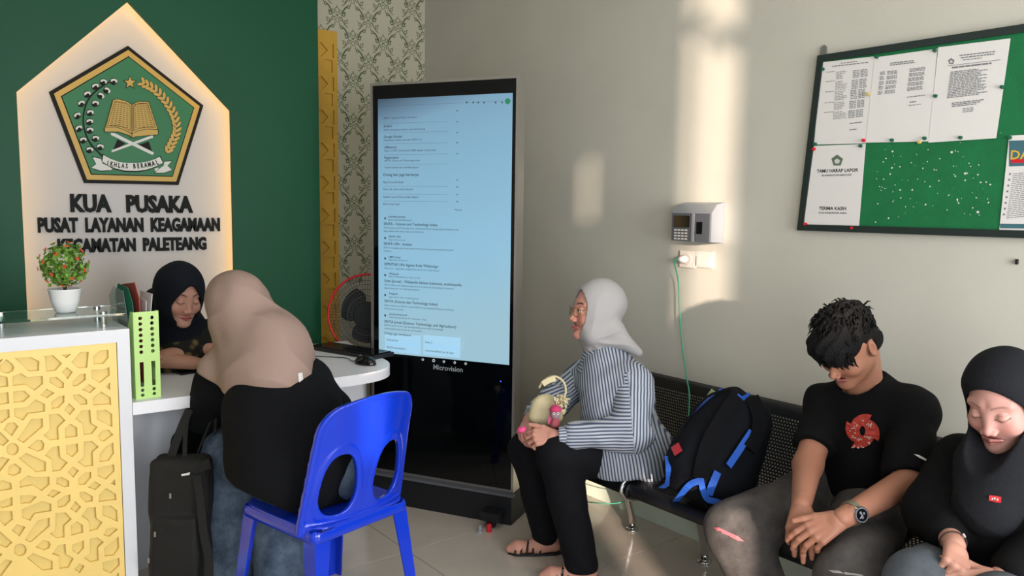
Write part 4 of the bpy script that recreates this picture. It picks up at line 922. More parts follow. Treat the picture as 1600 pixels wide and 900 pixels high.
# ---------------------------------------------------------------- waiting bench
bn = empty('waiting_bench', (2.4, 1.2, 0), 0, 'dark perforated steel waiting bench along the right wall', 'bench')
prof = spline([(2.115, .395), (2.108, .425), (2.14, .444), (2.28, .432), (2.48, .418), (2.55, .44), (2.595, .52), (2.635, .62), (2.665, .705), (2.70, .722)], 10)
prof = np.array(prof)[:, :2] if len(prof[0]) > 2 else np.array(prof)
sl = np.concatenate([[0], np.cumsum(np.hypot(*np.diff(prof, axis=0).T))])
def pp(s): return np.array([np.interp(s, sl, prof[:, 0]), np.interp(s, sl, prof[:, 1])])
SWd = .5; pit = .0125
def seat_mesh():
    V = []; Fc = []; S0, S1 = .075, sl[-1]-.06; ns = int((S1-S0)/pit); ny = int((SWd-.05)/pit)
    for i in range(ns):
        sh_ = (pit/2 if i % 2 else 0)
        for j in range(ny):
            c = (S0+(i+.5)*pit, .02+(j+.5)*pit+sh_); b0 = len(V)
            bd = [(-1, -1), (0, -1), (1, -1), (1, 0), (1, 1), (0, 1), (-1, 1), (-1, 0)]
            for x, y in bd: p = pp(c[0]+x*pit/2); V.append((p[0], c[1]+y*pit/2, p[1]))
            for x, y in bd: n = math.hypot(x, y); p = pp(c[0]+x/n*.0036); V.append((p[0], c[1]+y/n*.0036, p[1]))
            for k in range(8): Fc.append((b0+k, b0+(k+1) % 8, b0+8+(k+1) % 8, b0+8+k))
    def strip_(sa, sb, ya, yb, n=24):
        b0 = len(V)
        for i in range(n+1):
            p = pp(sa+(sb-sa)*i/n); V.append((p[0], ya, p[1])); V.append((p[0], yb, p[1]))
        for i in range(n): Fc.append((b0+2*i, b0+2*i+1, b0+2*i+3, b0+2*i+2))
    strip_(0, S0, 0, SWd, 10); strip_(S0+ns*pit, sl[-1], 0, SWd, 8); strip_(S0, S0+ns*pit, 0, .0265, 30); strip_(S0, S0+ns*pit, .02+ny*pit, SWd, 30)
    return V, Fc
sv, sf = seat_mesh(); sm = None
for k, yy in enumerate((1.965, 1.445, .925, .405, -.115)):
    if sm is None: o = mesh_obj('seat_shell', sv, sf, M['bench'], bn); sm = o.data
    else: o = bpy.data.objects.new('seat_shell', sm); link(o, bn)
    o.location = (-2.4, yy-1.2, 0)
    for side_ in (0, SWd):
        bm = bmesh.new(); tube(bm, [(p[0]-2.4, yy-1.2+side_, p[1]-.006) for p in prof[::4]], .008, 8); bm_obj('seat_rim', bm, M['bench'], bn, smooth=True)
box('beam', (2.30-2.4, -.15-1.2, .33), (2.36-2.4, 2.47-1.2, .39), M['bench'], bn)
for yy in (2.36, 1.953, .393, ):
    bm = bmesh.new(); tube(bm, [(2.33-2.4, yy-1.2, .36), (2.52-2.4, yy-1.2, .30), (2.60-2.4, yy-1.2, .06), (2.60-2.4, yy-1.2, .012)], .016, 12); lathe(bm, [(.03, 0), (.03, .008), (.012, .016)], 16, (2.60-2.4, yy-1.2, 0))
    bm_obj('leg', bm, M['chrome'], bn, smooth=True)
for yy in (1.955, .395):
    bm = bmesh.new(); tube(bm, spline([(2.56-2.4, yy-1.2, .46), (2.35-2.4, yy-1.2, .455), (2.16-2.4, yy-1.2, .460), (2.095-2.4, yy-1.2, .435), (2.10-2.4, yy-1.2, .40), (2.16-2.4, yy-1.2, .37), (2.32-2.4, yy-1.2, .36)], 6), .009, 8); bm_obj('bracket', bm, M['chrome'], bn, smooth=True)

# ---------------------------------------------------------------- blue chair
ca = math.radians(103); cc = (1.165, 2.50)
ch = empty('plastic_chair', (cc[0], cc[1], 0), ca-PI/2, 'glossy blue plastic chair with an open oval back holding the seated visitor', 'chair')
def chair_sd(P):
    x, y, z = P[:, 0], P[:, 1], P[:, 2]; ax = np.abs(x)
    # seat
    zs_ = .425+.10*(x*x)+.10*(y*y)-.004
    seat = np.maximum(np.abs(z-zs_)-.0035, rbox(P, (0, .0, .42), (.205, .205, .2), .07))
    sk = rbox(P, (0, 0, .40), (.207, .207, .032), .03); skin = rbox(P, (0, 0, .40), (.2, .2, .2), .03); sk = np.maximum(sk, -skin)
    d = smin(seat, sk, .008)
    # back shell
    yb = -.185-.20*(z-.42)-.25*np.maximum(z-.62, 0)**2+.9*x*x
    sh_ = (np.abs(y-yb)-.005)*.93
    hw = .222-.028*np.clip((z-.45)/.4, 0, 1)
    top = .815+.035*(1-(x/.19)**2)
    q1 = ax-hw; q2_ = z-top; q3 = .40-z
    cx = np.maximum(q1+.06, 0); cz = np.maximum(q2_+.06, 0); reg = np.sqrt(cx*cx+cz*cz)-.06+np.minimum(np.maximum(q1+.06, q2_+.06), 0)
    reg = np.maximum(reg, q3)
    hx_ = (ax-.104)/(.060+.012*np.clip((.62-z)/.1, -1, 1)); hz_ = (z-.557)/.108; hole = ((np.abs(hx_)**2.6+np.abs(hz_)**2.6)**(1/2.6)-1)*.052
    reg = smax(reg, -hole, .006)
    back = smax(sh_, reg, .006)
    rib = np.maximum(np.abs(reg+.006)-.006, (np.abs(y-yb-.004)-.010)); rib = np.where(reg < .004, rib, .05)
    return smin(smin(d, back, .012), smax(rib, -.0-hole*0-1, .001), .006)
Vc, Qc = surf(chair_sd, (-.25, -.36, .35), (.25, .23, .88), .0035, 2.2)
np_mesh('seat_and_back', Vc, Qc, M['blue'], ch)
for sx in (-1, 1):
    for sy_ in (-1, 1):
        bm = bmesh.new(); rings = []
        for t in (0, .5, 1):
            z = .40*(1-t); w_ = .062*(1-t)+.036*t; ox = sx*(.198+.035*t); oy = sy_*(.198+.04*t); th = .006
            L_ = [(0, 0), (-w_, 0), (-w_, -th), (-th*1.5, -th*1.5), (-th, -w_), (0, -w_)]
            rings.append([bm.verts.new((ox+sx*a, oy+sy_*b, z)) for a, b in L_])
        for i in range(2):
            for k in range(6): bm.faces.new((rings[i][k], rings[i][(k+1) % 6], rings[i+1][(k+1) % 6], rings[i+1][k]))
        bm.faces.new(rings[0]); bm.faces.new(rings[-1])
        bm_obj('leg', bm, M['blue'], ch, bevel=.002)
# ---------------------------------------------------------------- people: shared anatomy
def lin(h): return np.array(srgb(h)[:3], f32)
M['skin'] = mat('skin', '#b98468', .5, attr='tint', sss=.12, bump=.05, bscale=300, spec=.35)
def head_sd(Q, smile=0, fem=1):
    x = np.abs(Q[:, 0]); P = np.stack([x, Q[:, 1], Q[:, 2]], 1)
    d = ell(P, (0, -.018, .032), (.074, .092, .082))
    d = smin(d, ell(P, (0, .018, -.025), (.062, .070, .085)), .03)
    d = smin(d, rc(P, (.046, .004, -.058), (.014, .066, -.098), .022-.003*fem, .019-.002*fem), .03)
    d = smin(d, sph(P, (0, .076, -.101), .015), .02)
    d = smin(d, sph(P, (.040, .056, -.034), .024), .022)
    d = smin(d, rc(P, (.014, .073, .028), (.046, .062, .025), .007, .007), .018)
    e = sph(P, (.034, .106, .001), .0165); d = smax(d, -e, .020)
    d = smin(d, sph(P, (.0315, .0745, -.001), .0135), .004)
    d = smin(d, rc(P, (0, .0765, .010), (0, .102-.004*fem, -.033), .0080, .0080), .018)
    d = smin(d, sph(P, (0, .1045-.004*fem, -.037), .0085), .008)
    d = smin(d, ell(P, (.0125, .097-.003*fem, -.040), (.0075, .010, .0075)), .005)
    d = smax(d, -sph(P, (.0065, .103-.003*fem, -.0475), .0030), .003)
    w = .024+.005*smile; zz = -.069+.004*smile
    d = smin(d, rc(P, (0, .0950, -.0640), (w, .083, zz+.002), .0050, .0025), .005)
    d = smin(d, rc(P, (0, .0940, -.0730), (w-.004, .083, zz-.002), .0058, .003), .005)
    d = smax(d, -rc(P, (0, .1010, -.0685), (w, .088, zz), .0016, .0012), .003)
    d = smax(d, -sph(P, (0, .1035, -.0555), .004), .006)
    # ear
    c, s = math.cos(.35), math.sin(.35)
    er = ell(P, (.077, -.012, -.008), (.010, .019, .032), np.array([[c, s, 0], [-s, c, 0], [0, 0, 1]]))
    er = smax(er, -ell(P, (.087, -.006, -.004), (.008, .010, .019)), .004); d = smin(d, er, .005)
    return d
def head_tint(Q, base, lip='#9a4a48', brow='#2a1d18', eyes='down', blush=.12, browk=1):
    b = lin(base); n = len(Q); C = np.tile(b, (n, 1)); x = np.abs(Q[:, 0]); y = Q[:, 1]; z = Q[:, 2]
    def mixin(col, a): 
        a = np.clip(a, 0, 1)[:, None]; C[:] = C*(1-a)+lin(col)*a
    g = np.exp(-(((x-.040)/.02)**2+((z+.034)/.02)**2))*(y > .03); C[:] = C*(1+g[:, None]*np.array([.10, -.14, -.12])*blush*5)
    g = np.exp(-((x/.014)**2+((z+.04)/.014)**2))*(y > .08); C[:] = C*(1+g[:, None]*np.array([.04, -.06, -.05]))
    hw = .026; a = (1-((x/hw)**2+((z+.0685)/.0090)**2))*3*(y > .07); mixin(lip, a)
    a = (.0016-np.abs(z+.0685+.10*x*x*20*.0))*900*(x < .026)*(y > .07); mixin('#4a1c1c', a*.8)
    zb = .0235+.0065*np.sin(np.clip((x-.010)/.040, 0, 1)*2.7); a = (1-np.abs(z-zb)/.0042)*1.6*(x > .012)*(x < .050)*(y > .03)*np.clip((.052-x)/.012, 0, 1); mixin(brow, a*browk)
    if eyes == 'open':
        a = (1-(((x-.0315)/.0145)**2+((z)/.0068)**2))*5*(y > .05); mixin('#cfc6c0', a)
        a = (1-(((x-.0325)/.0058)**2+(z/.0062)**2))*6*(y > .05); mixin('#1b110d', a)
        zl = .0062*(1-((x-.0315)/.016)**2); a = (1-np.abs(z-zl)/.0018)*1.5*(np.abs(x-.0315) < .0165)*(y > .05); mixin('#1a1110', a)
    else:
        zl = -.0055+.35*(np.abs(x-.0315))**2*20; a = (1-np.abs(z-zl)/.0017)*1.7*(np.abs(x-.0315) < .0165)*(y > .05); mixin('#20140f', a)
        zl = .0075-.35*(np.abs(x-.0315))**2*20; a = (1-np.abs(z-zl)/.0012)*.5*(np.abs(x-.0315) < .015)*(y > .05); mixin('#6b4334', a)
    a = (1-((x-.0065)**2+(z+.0485)**2)/.0032**2)*3*(y > .085); mixin('#4a2620', a)
    return C
def hand_fn(w, f, n, side, curls=(20, 30, 25), spread=4, scale=1.0, thumb=(.5, .75, -.25), fan=None, tcurl=.5):
    """returns sdf of a hand: wrist w, finger dir f, back-of-hand normal n, side=+1 right / -1 left"""
    w = np.array(w, float); f = np.array(f, float); f /= np.linalg.norm(f); n = np.array(n, float); n -= f*(n@f); n /= np.linalg.norm(n)
    s = np.cross(n, f)*side     # towards the thumb
    k = scale; palm = []; fingers = []
    offs = (.027, .009, -.010, -.027); Ls = (.070, .078, .072, .056); kn_f = (.088, .092, .088, .080)
    for i in range(4):
        a = w+f*.012*k+s*offs[i]*.55*k; b = w+f*kn_f[i]*k+s*offs[i]*k+n*(.003-.002*abs(i-1.2))*k
        palm.append((a, b, .0125*k, .0105*k))
        cur = curls[i] if isinstance(curls[0], (list, tuple)) else curls
        ang = math.radians(spread*(1.5-i)*1.0); d = f*math.cos(ang)+s*math.sin(ang); p = b; th = 0; ch = []
        for j, (fr, r0, r1) in enumerate(((.46, .0095, .0085), (.30, .0085, .0078), (.24, .0078, .0064))):
            th += math.radians(cur[j]); dd = d*math.cos(th)-n*math.sin(th); q = p+dd*Ls[i]*fr*k*1.03
            sc_ = .86 if i == 3 else 1; ch.append((p, q, r0*k*sc_, r1*k*sc_)); p = q
        fingers.append(ch)
    t0 = w+f*.022*k+s*.020*k-n*.006*k; td = f*thumb[0]+s*thumb[1]+n*thumb[2]; td /= np.linalg.norm(td); t1 = t0+td*.040*k
    td2 = td*(1-tcurl*.5)+f*tcurl-n*.1; td2 /= np.linalg.norm(td2); t2 = t1+td2*.032*k; td3 = td2+f*.25; td3 /= np.linalg.norm(td3); t3 = t2+td3*.024*k
    th_ = [(t0, t1, .0155*k, .0115*k), (t1, t2, .0108*k, .0095*k), (t2, t3, .0095*k, .0075*k)]
    def fn(P):
        d = None
        for a, b, r0, r1 in palm:
            q = rc(P, a, b, r0, r1); d = q if d is None else smin(d, q, .010)
        base = smin(d, rc(P, w-f*.03, w+f*.02, .021*k, .020*k), .012)
        base = smin(base, rc(P, *th_[0]), .012); out = base
        for ch in fingers+[th_[1:]]:
            e = None
            for seg in ch:
                q = rc(P, *seg); e = q if e is None else smin(e, q, .003)
            out = np.minimum(out, smin(base, e, .005))
        return out
    fn.c = w+f*.08*k; fn.tips = [c[-1][1] for c in fingers]; return fn
def bounds(pts, pad):
    p = np.array(pts, float); return p.min(0)-pad, p.max(0)+pad
def chain_sd(P, segs, k=.02):
    d = None
    for s in segs:
        q = rc(P, *s); d = q if d is None else smin(d, q, k)
    return d
class Person:
    def __init__(self, label, root, base='#b98468'):
        self.V = []; self.Q = []; self.C = []; self.n = 0; self.label = label; self.root = np.array(root, float); self.base = base
    def add(self, fn, lo, hi, h, tint=None, slack=1.6):
        V, Q = surf(fn, lo, hi, h, slack)
        C = tint(V) if tint else np.tile(lin(self.base), (len(V), 1))
        self.V.append(V); self.Q.append(Q+self.n); self.C.append(C); self.n += len(V)
    def build(self):
        V = np.concatenate(self.V)-self.root.astype(f32)
        self.obj = np_mesh('person', V, np.concatenate(self.Q), M['skin'], col=np.concatenate(self.C), label=self.label, cat='person'); self.obj.location = self.root; return self.obj
    def wear(self, name, fn, lo, hi, h, m, label=None, attr=None, slack=1.6, col=None):
        V, Q = surf(fn, lo, hi, h, slack); a = {k: g(V) for k, g in attr.items()} if attr else None
        return np_mesh(name, V-self.root.astype(f32), Q, m, self.obj, attr=a, label=label)
    def bm(self, name, bm, m, parent=None, **kw):
        for v in bm.verts: v.co -= Vector(self.root)
        o = bm_obj(name, bm, m, **kw); o.parent = parent or self.obj; return o
def cloth(name, col, rough=.8, **kw): return mat(name, col, rough, bump=kw.pop('bump', .25), bscale=kw.pop('bscale', 250), sheen=kw.pop('sheen', 0), spec=.2, **kw)
M['hij_grey'] = cloth('light_grey_headscarf_fabric', '#a9a6a6', .85, bump=.12)
M['hij_taupe'] = cloth('taupe_headscarf_fabric', '#9a8378', .85, bump=.12)
M['hij_navy'] = cloth('dark_navy_headscarf_fabric', '#11151d', .8)
M['hij_black'] = cloth('black_headscarf_fabric', '#1c1d21', .85)
M['black_cotton'] = cloth('black_cotton', '#0b0b0d', .9)
M['black_wool'] = cloth('black_knit', '#0d0e11', .95)
M['trousers'] = cloth('black_trousers', '#0c0d12', .8)
def denim(name, c0, c1):
    m = mat(name, c0, .85, noise=.0, bump=.35, bscale=500, spec=.2); nt = m.node_tree; N = nt.nodes; L = nt.links; b = N['Principled BSDF']
    tc = N.new('ShaderNodeTexCoord'); n = N.new('ShaderNodeTexNoise'); n.inputs['Scale'].default_value = 9; n.inputs['Detail'].default_value = 6; n.inputs['Roughness'].default_value = .7; L.new(tc.outputs['Object'], n.inputs[0])
    mx = N.new('ShaderNodeMix'); mx.data_type = 'RGBA'; mr = N.new('ShaderNodeMapRange'); mr.inputs[1].default_value = .35; mr.inputs[2].default_value = .7; L.new(n.outputs[0], mr.inputs[0]); L.new(mr.outputs[0], mx.inputs[0])
    mx.inputs[6].default_value = srgb(c0); mx.inputs[7].default_value = srgb(c1); L.new(mx.outputs[2], b.inputs['Base Color']); return m
M['denim_blue'] = denim('acid_washed_denim', '#2f3b4c', '#66778a'); M['denim_grey'] = denim('faded_grey_denim', '#3d3a3a', '#5e5a58'); M['denim_slate'] = denim('slate_jeans', '#4a5056', '#646a70')
def stripe_mat():
    m = bpy.data.materials.new('blue_white_striped_cotton'); m.use_nodes = True; nt = m.node_tree; N = nt.nodes; L = nt.links; b = N['Principled BSDF']; b.inputs['Roughness'].default_value = .8
    a = N.new('ShaderNodeAttribute'); a.attribute_name = 'stripe'
    d = N.new('ShaderNodeMath'); d.operation = 'MULTIPLY'; L.new(a.outputs['Fac'], d.inputs[0]); d.inputs[1].default_value = 1/.0125
    f = N.new('ShaderNodeMath'); f.operation = 'FRACT'; L.new(d.outputs[0], f.inputs[0])
    r = N.new('ShaderNodeValToRGB'); L.new(f.outputs[0], r.inputs[0]); e = r.color_ramp.elements; e[0].position = 0; e[0].color = srgb('#b4b9c2'); e[1].position = .98; e[1].color = srgb('#b4b9c2')
    for p, c in ((.42, '#b4b9c2'), (.52, '#46526a'), (.88, '#46526a')): x = e.new(p); x.color = srgb(c)
    L.new(r.outputs[0], b.inputs['Base Color'])
    tc = N.new('ShaderNodeTexCoord'); n2 = N.new('ShaderNodeTexNoise'); n2.inputs['Scale'].default_value = 300; L.new(tc.outputs['Object'], n2.inputs[0]); bp = N.new('ShaderNodeBump'); bp.inputs['Strength'].default_value = .15; bp.inputs['Distance'].default_value = .005; L.new(n2.outputs[0], bp.inputs['Height']); L.new(bp.outputs[0], b.inputs['Normal']); return m
M['stripe'] = stripe_mat()
def ridge(t): return 1-np.abs(np.sin(t))**.8
def hijab_sd(Q, open_w=.060, open_h=.088, zc=-.014, grow=0, fold=.0022, peak=0, jaw=1, seed=0):
    """fabric around the head in head space, face opening cut out"""
    x = np.abs(Q[:, 0]); P = np.stack([x, Q[:, 1], Q[:, 2]], 1)
    d = ell(P, (0, -.022, .022), (.092+grow, .114+grow, .106+grow))
    d = smin(d, ell(P, (0, .004, -.040), (.087+grow, .090, .085)), .03)
    d = smin(d, rc(P, (0, .005, -.09), (0, -.03, -.16), .066, .062), .04)
    d = d+wob(Q, fold, 42, (.35, .5, -.8), seed)
    zz = Q[:, 2]-zc; wz = open_w*(1-peak*np.clip(zz/open_h, 0, 1)); el = (np.sqrt((x/np.maximum(wz, .005))**2+(zz/open_h)**2)-1)*.05
    cut = smax(el, -(Q[:, 1]-.02), .01)
    return smax(d, -cut, .007)

# ================================================================ 1. woman in striped shirt
hc = at(930, 484, 3.17); Rh = frame((-.93, .36, .02), (.05, 0, 1))
neck = at(948, 552, 3.19); shL = at(990, 598, 3.02); shR = at(912, 590, 3.30); elL = at(988, 676, 2.95); wrL = at(872, 682, 2.98); elR = at(868, 628, 3.32); wrR = at(828, 652, 3.20)
hip = at(985, 712, 3.14); hip[2] = max(hip[2], .50); kL = at(872, 706, 3.02); kR = at(826, 704, 3.24); aL = at(908, 884, 3.10); aR = at(852, 838, 3.34)
w1 = Person('woman in grey headscarf, glasses and blue-white striped shirt sitting on the bench end', (hip[0], hip[1], 0), '#c08a78')
w1.add(lambda P: smin(head_sd((P-hc.astype(f32))@Rh.astype(f32)), rc(P, hc+Rh@[0, -.02, -.07], neck-[0, 0, .03], .050, .052), .02), hc-.17, hc+[.14, .15, .13], .0022,
       lambda V: head_tint((V-hc)@Rh, '#c58d7b', lip='#a85f60', eyes='open', brow='#3a2620'))
def toL(v): return np.array(v, float)
upF = np.array([-.93, .36, 0.]); vw = -_fw
hL = hand_fn(wrL+[0, 0, .0], at(812, 684, 2.99)-wrL, vw*.7+np.array([0, 0, .6]), -1, ((35, 45, 30), (40, 50, 30), (45, 50, 30), (50, 50, 30)), 2, .98, (.75, .45, .1))
hR = hand_fn(wrR, at(812, 690, 3.08)-wrR, vw*.5+np.array([-.5, .3, .4]), 1, ((30, 40, 25), (35, 45, 25), (40, 45, 25), (45, 45, 25)), 2, .98, (.8, .5, -.2))
for h_, w_ in ((hL, wrL), (hR, wrR)): w1.add(h_, h_.c-.12, h_.c+.12, .0022)
body = lambda P: chain_sd(P, [(hip, neck, .10, .05), (shL, shR, .045, .045), (shL, elL, .04, .035), (elL, wrL, .035, .020), (shR, elR, .04, .035), (elR, wrR, .035, .020), (hip, kL, .07, .05), (hip, kR, .07, .05), (kL, aL, .045, .03), (kR, aR, .045, .03)])
w1.add(body, *bounds([hip, neck, shL, shR, elL, elR, wrL, wrR, kL, kR, aL, aR], .12), .008)
footdir = (-.80, .55)
def foot_sd(P, a, d, L_=.20):
    d = np.array([d[0], d[1], 0.]); d /= np.linalg.norm(d); g = np.array([a[0], a[1], 0.])
    q = rc(P, a, g+d*.03+[0, 0, .035], .034, .033); q = smin(q, rc(P, g-d*.04+[0, 0, .03], g+d*(L_-.08)+[0, 0, .026], .026, .026), .03); q = smin(q, rc(P, g+d*(L_-.08)+[0, 0, .024], g+d*(L_-.05)+[0, 0, .02], .032, .018), .02)
    return smax(q, -(P[:, 2]-.008), .004)
for a_ in (aL, aR): w1.add(lambda P: foot_sd(P, a_, footdir), a_-[.26, .12, .12], a_+[.12, .26, .08], .004)
W1 = w1.build()
# headscarf
def f_hij(P):
    Q = (P-hc.astype(f32))@Rh.astype(f32); d = hijab_sd(Q, .062, .090, -.012, seed=1)
    tail = rc(P, at(955, 515, 3.14), at(998, 549, 3.12), .050, .017); tail2 = rc(P, at(926, 524, 3.12), at(962, 526, 3.16), .040, .052)
    d = smin(smin(d, tail2, .03), tail, .02)+wob(P, .0060, 34, (.75, .1, .65), 2)*np.clip(-(Q[:, 2]-.03)/.06, 0, 1)
    th = np.arctan2(Q[:, 2]+.115, .06-Q[:, 1]); rr = np.sqrt((Q[:, 2]+.115)**2+(.06-Q[:, 1])**2)
    d = d-.0090*ridge(th*6.5+6*rr+np.sin(rr*30)*.4)*np.clip((rr-.03)/.05, 0, 1)*np.clip((.235-rr)/.08, 0, 1)*(.35+.65*np.clip((.9-th)/.7, 0, 1))
    cut = smax((np.sqrt((Q[:, 0]/.061)**2+((Q[:, 2]+.012)/.090)**2)-1)*.05, -(Q[:, 1]-.03), .01)
    return smax(d, -cut, .006)
w1.wear('headscarf', f_hij, hc-[.22, .22, .27], hc+[.24, .2, .17], .0036, M['hij_grey'], 'light grey headscarf')
# glasses
def hw_(v): return hc+Rh@np.array(v, float)
for s_ in (-1, 1):
    bm = bmesh.new(); tube(bm, [hw_((s_*(.033+.022*math.cos(a)), .098-.012*abs(math.cos(a)) if math.cos(a)*1 > 0 else .098, -.006+.017*math.sin(a))) for a in np.linspace(0, 2*PI, 21)], .0016, 6, False)
    tube(bm, [hw_((s_*.055, .088, -.002)), hw_((s_*.070, .05, .0)), hw_((s_*.073, .0, .0))], .0011, 6)
    if s_ > 0: tube(bm, [hw_((-.011, .100, -.002)), hw_((0, .103, .001)), hw_((.011, .100, -.002))], .0011, 6)
    w1.bm('glasses_frame', bm, M['gold'] if False else mat('thin_gold_wire', '#b08a50', .3, metal=.8))
# shirt
A_ = hip+np.array([0, 0, -.015]); Bc = neck*.7+(shL+shR)/2*.3; back = at(1020, 690, 3.10); belly = at(935, 690, 3.06)
def f_shirt(P):
    d = rc(P, at(975, 708, 3.12), at(962, 610, 3.15), .165, .145)
    d = smin(d, rc(P, shL, shR, .072, .068), .07)
    d = smin(d, rc(P, Bc, neck+[0, 0, .015], .095, .072), .05)
    d = smin(d, sph(P, at(1010, 705, 3.1), .115), .06)
    d = smin(d, sph(P, at(985, 722, 3.02), .10), .06)
    d = d+wob(P, .0065, 21, (.5, -.4, .75), 3)+wob(P, .0026, 52, (-.3, .5, .8), 5)
    d = smax(d, rc(P, neck+[0, 0, .04], neck+Rh@[0, .03, .14], .055, .06)*-1, .01)
    d = smax(d, -(P[:, 2]-(.432+.02*np.sin(P[:, 0]*30))), .02)
    return d
tdir = np.array([-.36, -.93, 0.]); cax = at(970, 660, 3.13)
def s_tor(V):
    q = V-cax; ang = np.arctan2(q@np.array([-.93, .36, 0]), q@np.array([.36, .93, 0])); return q@np.array([.62, -.78, .30])+.006*np.sin(q[:, 2]*22)
w1.wear('shirt_body', f_shirt, *bounds([cax], .33), .0055, M['stripe'], 'blue and white striped shirt', attr={'stripe': s_tor})
def sleeve(a, b, c, ra, rb, rcf, seed, amp=.0062):
    def fn(P):
        d = smin(rc(P, a, b, ra, rb), rc(P, b, c, rb, rcf), .03)+wob(P, amp, 34, (.2, .2, .95), seed)+wob(P, amp*.4, 80, (.7, .2, .3), seed+3); return d
    ab = (b-a)/np.linalg.norm(b-a); bc = (c-b)/np.linalg.norm(c-b)
    def st(V):
        tb = ((V-b)@bc); use = (tb > 0)
        def pl(ax, o):
            u = np.cross(ax, vw); u /= np.linalg.norm(u); return (V-o)@u
        return np.where(use, pl(bc, b), pl(ab, a))
    return fn, st
fn, st = sleeve(shL+[0, 0, -.005], elL, wrL+(elL-wrL)*.22, .078, .072, .050, 7); w1.wear('sleeve', fn, *bounds([shL, elL, wrL], .11), .005, M['stripe'], attr={'stripe': st})
fn, st = sleeve(shR, elR, wrR+(elR-wrR)*.3, .07, .062, .050, 9); w1.wear('sleeve', fn, *bounds([shR, elR, wrR], .11), .005, M['stripe'], attr={'stripe': st})
for e_, w_ in ((elL, wrL), (elR, wrR)):
    d_ = (e_-w_)/np.linalg.norm(e_-w_); a_ = w_+d_*.005; b_ = w_+d_*.065
    fn = lambda P, a_=a_, b_=b_, d_=d_: np.maximum(rc(P, a_-d_*.02, b_+d_*.02, .036, .040)+wob(P, .0008, 120, (.5, .5, .5)), np.maximum(-((P-a_)@d_), (P-b_)@d_))
    def st(V, d_=d_, a_=a_): u = np.cross(d_, [.3, .1, .9]); u /= np.linalg.norm(u); v = np.cross(d_, u); q = V-a_; return np.arctan2(q@u, q@v)*.04
    w1.wear('cuff', fn, *bounds([a_, b_], .07), .003, M['stripe'], attr={'stripe': st})
# collar
bm = bmesh.new(); cpts = [at(955, 560, 3.03), at(935, 552, 3.04), at(918, 552, 3.06)]
def quad_sheet(name, pts, m, per, th=.003, **kw):
    bm = bmesh.new(); c = [Vector(p) for p in pts]; n = (c[1]-c[0]).cross(c[-1]-c[0]).normalized()*th; a = [bm.verts.new(p) for p in c]; b = [bm.verts.new(p+n) for p in c]
    bm.faces.new(a[::-1]); bm.faces.new(b); k = len(c)
    for i in range(k): bm.faces.new((a[i], a[(i+1) % k], b[(i+1) % k], b[i]))
    return per.bm(name, bm, m, bevel=.001, **kw)
def f_trou(P):
    d = rc(P, hip+[0, .0, -.01], kL, .115, .088); d = smin(d, rc(P, hip+[0, .05, -.01], kR, .11, .082), .03)
    d = smin(d, rc(P, kL, aL+[0, 0, .0], .084, .064), .02); e = rc(P, kR, aR+[0, 0, .02], .078, .058)
    d = np.minimum(d, smin(e, rc(P, hip+[0, .05, -.01], kR, .11, .082), .02))+wob(P, .003, 30, (.6, .3, .7), 4)+wob(P, .0012, 70, (.6, .3, .7), 6)
    return np.maximum(d, -(P[:, 2]-.045))
M['collar'] = mat('striped_collar', '#8e95a4', .8, bump=.2, bscale=300)
w1.wear('trousers', f_trou, *bounds([hip, kL, kR, aL, aR], .16), .006, M['trousers'], 'black loose trousers')
# sandals
for a_ in (aL, aR):
    d_ = np.array([footdir[0], footdir[1], 0.]); d_ /= np.linalg.norm(d_); s_ = np.array([-d_[1], d_[0], 0]); g = np.array([a_[0], a_[1], 0.])
    bm = bmesh.new(); prism(bm, [tuple((g+d_*u+s_*v)[:2]) for u, v in ((-.07, -.022), (-.075, .01), (-.05, .03), (.05, .036), (.12, .034), (.158, .008), (.145, -.022), (.10, -.036), (.0, -.032))], .0, .010)
    so_ = w1.bm('sandal_sole', bm, M['blackm'], bevel=.002)
    for u in (.015, .045, .070, .095, .12):
        bm = bmesh.new(); h_ = .066-.26*u; w_ = .037-.0*u
        pts = [g+d_*(u+.01*math.cos(t))+s_*w_*math.cos(t)+np.array([0, 0, .008+h_*math.sin(t)]) for t in np.linspace(0, PI, 9)]
        strip(bm, pts, [tuple(p-(g+d_*u+np.array([0, 0, .0]))) for p in pts], .009, .003); w1.bm('strap', bm, M['blackp'], so_)
# things she holds
hb = empty('handbag', tuple(at(858, 632, 3.12)), 0, 'small cream handbag with a ring handle held on the woman\'s lap', 'handbag')
ho = np.array(hb.location)
def wm(name, fn, lo, hi, h, m, parent, o, **kw): V, Q = surf(fn, lo, hi, h); return np_mesh(name, V-np.array(o, f32), Q, m, parent, **kw)
bc_ = at(853, 640, 3.13); Rb = frame(vw, (0, 0, 1))
wm('body', lambda P: smin(ell(P, bc_, (.062, .035, .062), Rb), ell(P, bc_+[0, 0, -.03], (.070, .04, .035), Rb), .02)+wob(P, .002, 60, (.4, .4, .8)), bc_-.12, bc_+.12, .0035, M['cream'], hb, ho)
bm = bmesh.new(); hpts = [at(x, y, d) for x, y, d in ((842, 606, 3.12), (850, 594, 3.10), (866, 588, 3.08), (880, 596, 3.08), (884, 612, 3.08), (878, 628, 3.08))]
tube(bm, [tuple(p-ho) for p in spline(hpts, 6)], .0045, 8); bm_obj('handle', bm, M['cream'], hb, smooth=True)
bm = bmesh.new(); strip(bm, [tuple(at(x, y, 3.07)-ho) for x, y in ((848, 600), (858, 594), (868, 591))], tuple(vw), .022, .004); bm_obj('handle_pad', bm, M['cream'], hb)
bm = bmesh.new()
for k in range(46):
    p = at(872+rng.uniform(-9, 12), 626+rng.uniform(-8, 20), 3.06+rng.uniform(-.01, .02))-ho; q = p+rng.normal(size=3)*.012; tube(bm, [tuple(p), tuple((p+q)/2+[0, 0, .004]), tuple(q)], [.006, .005, .002], 5)
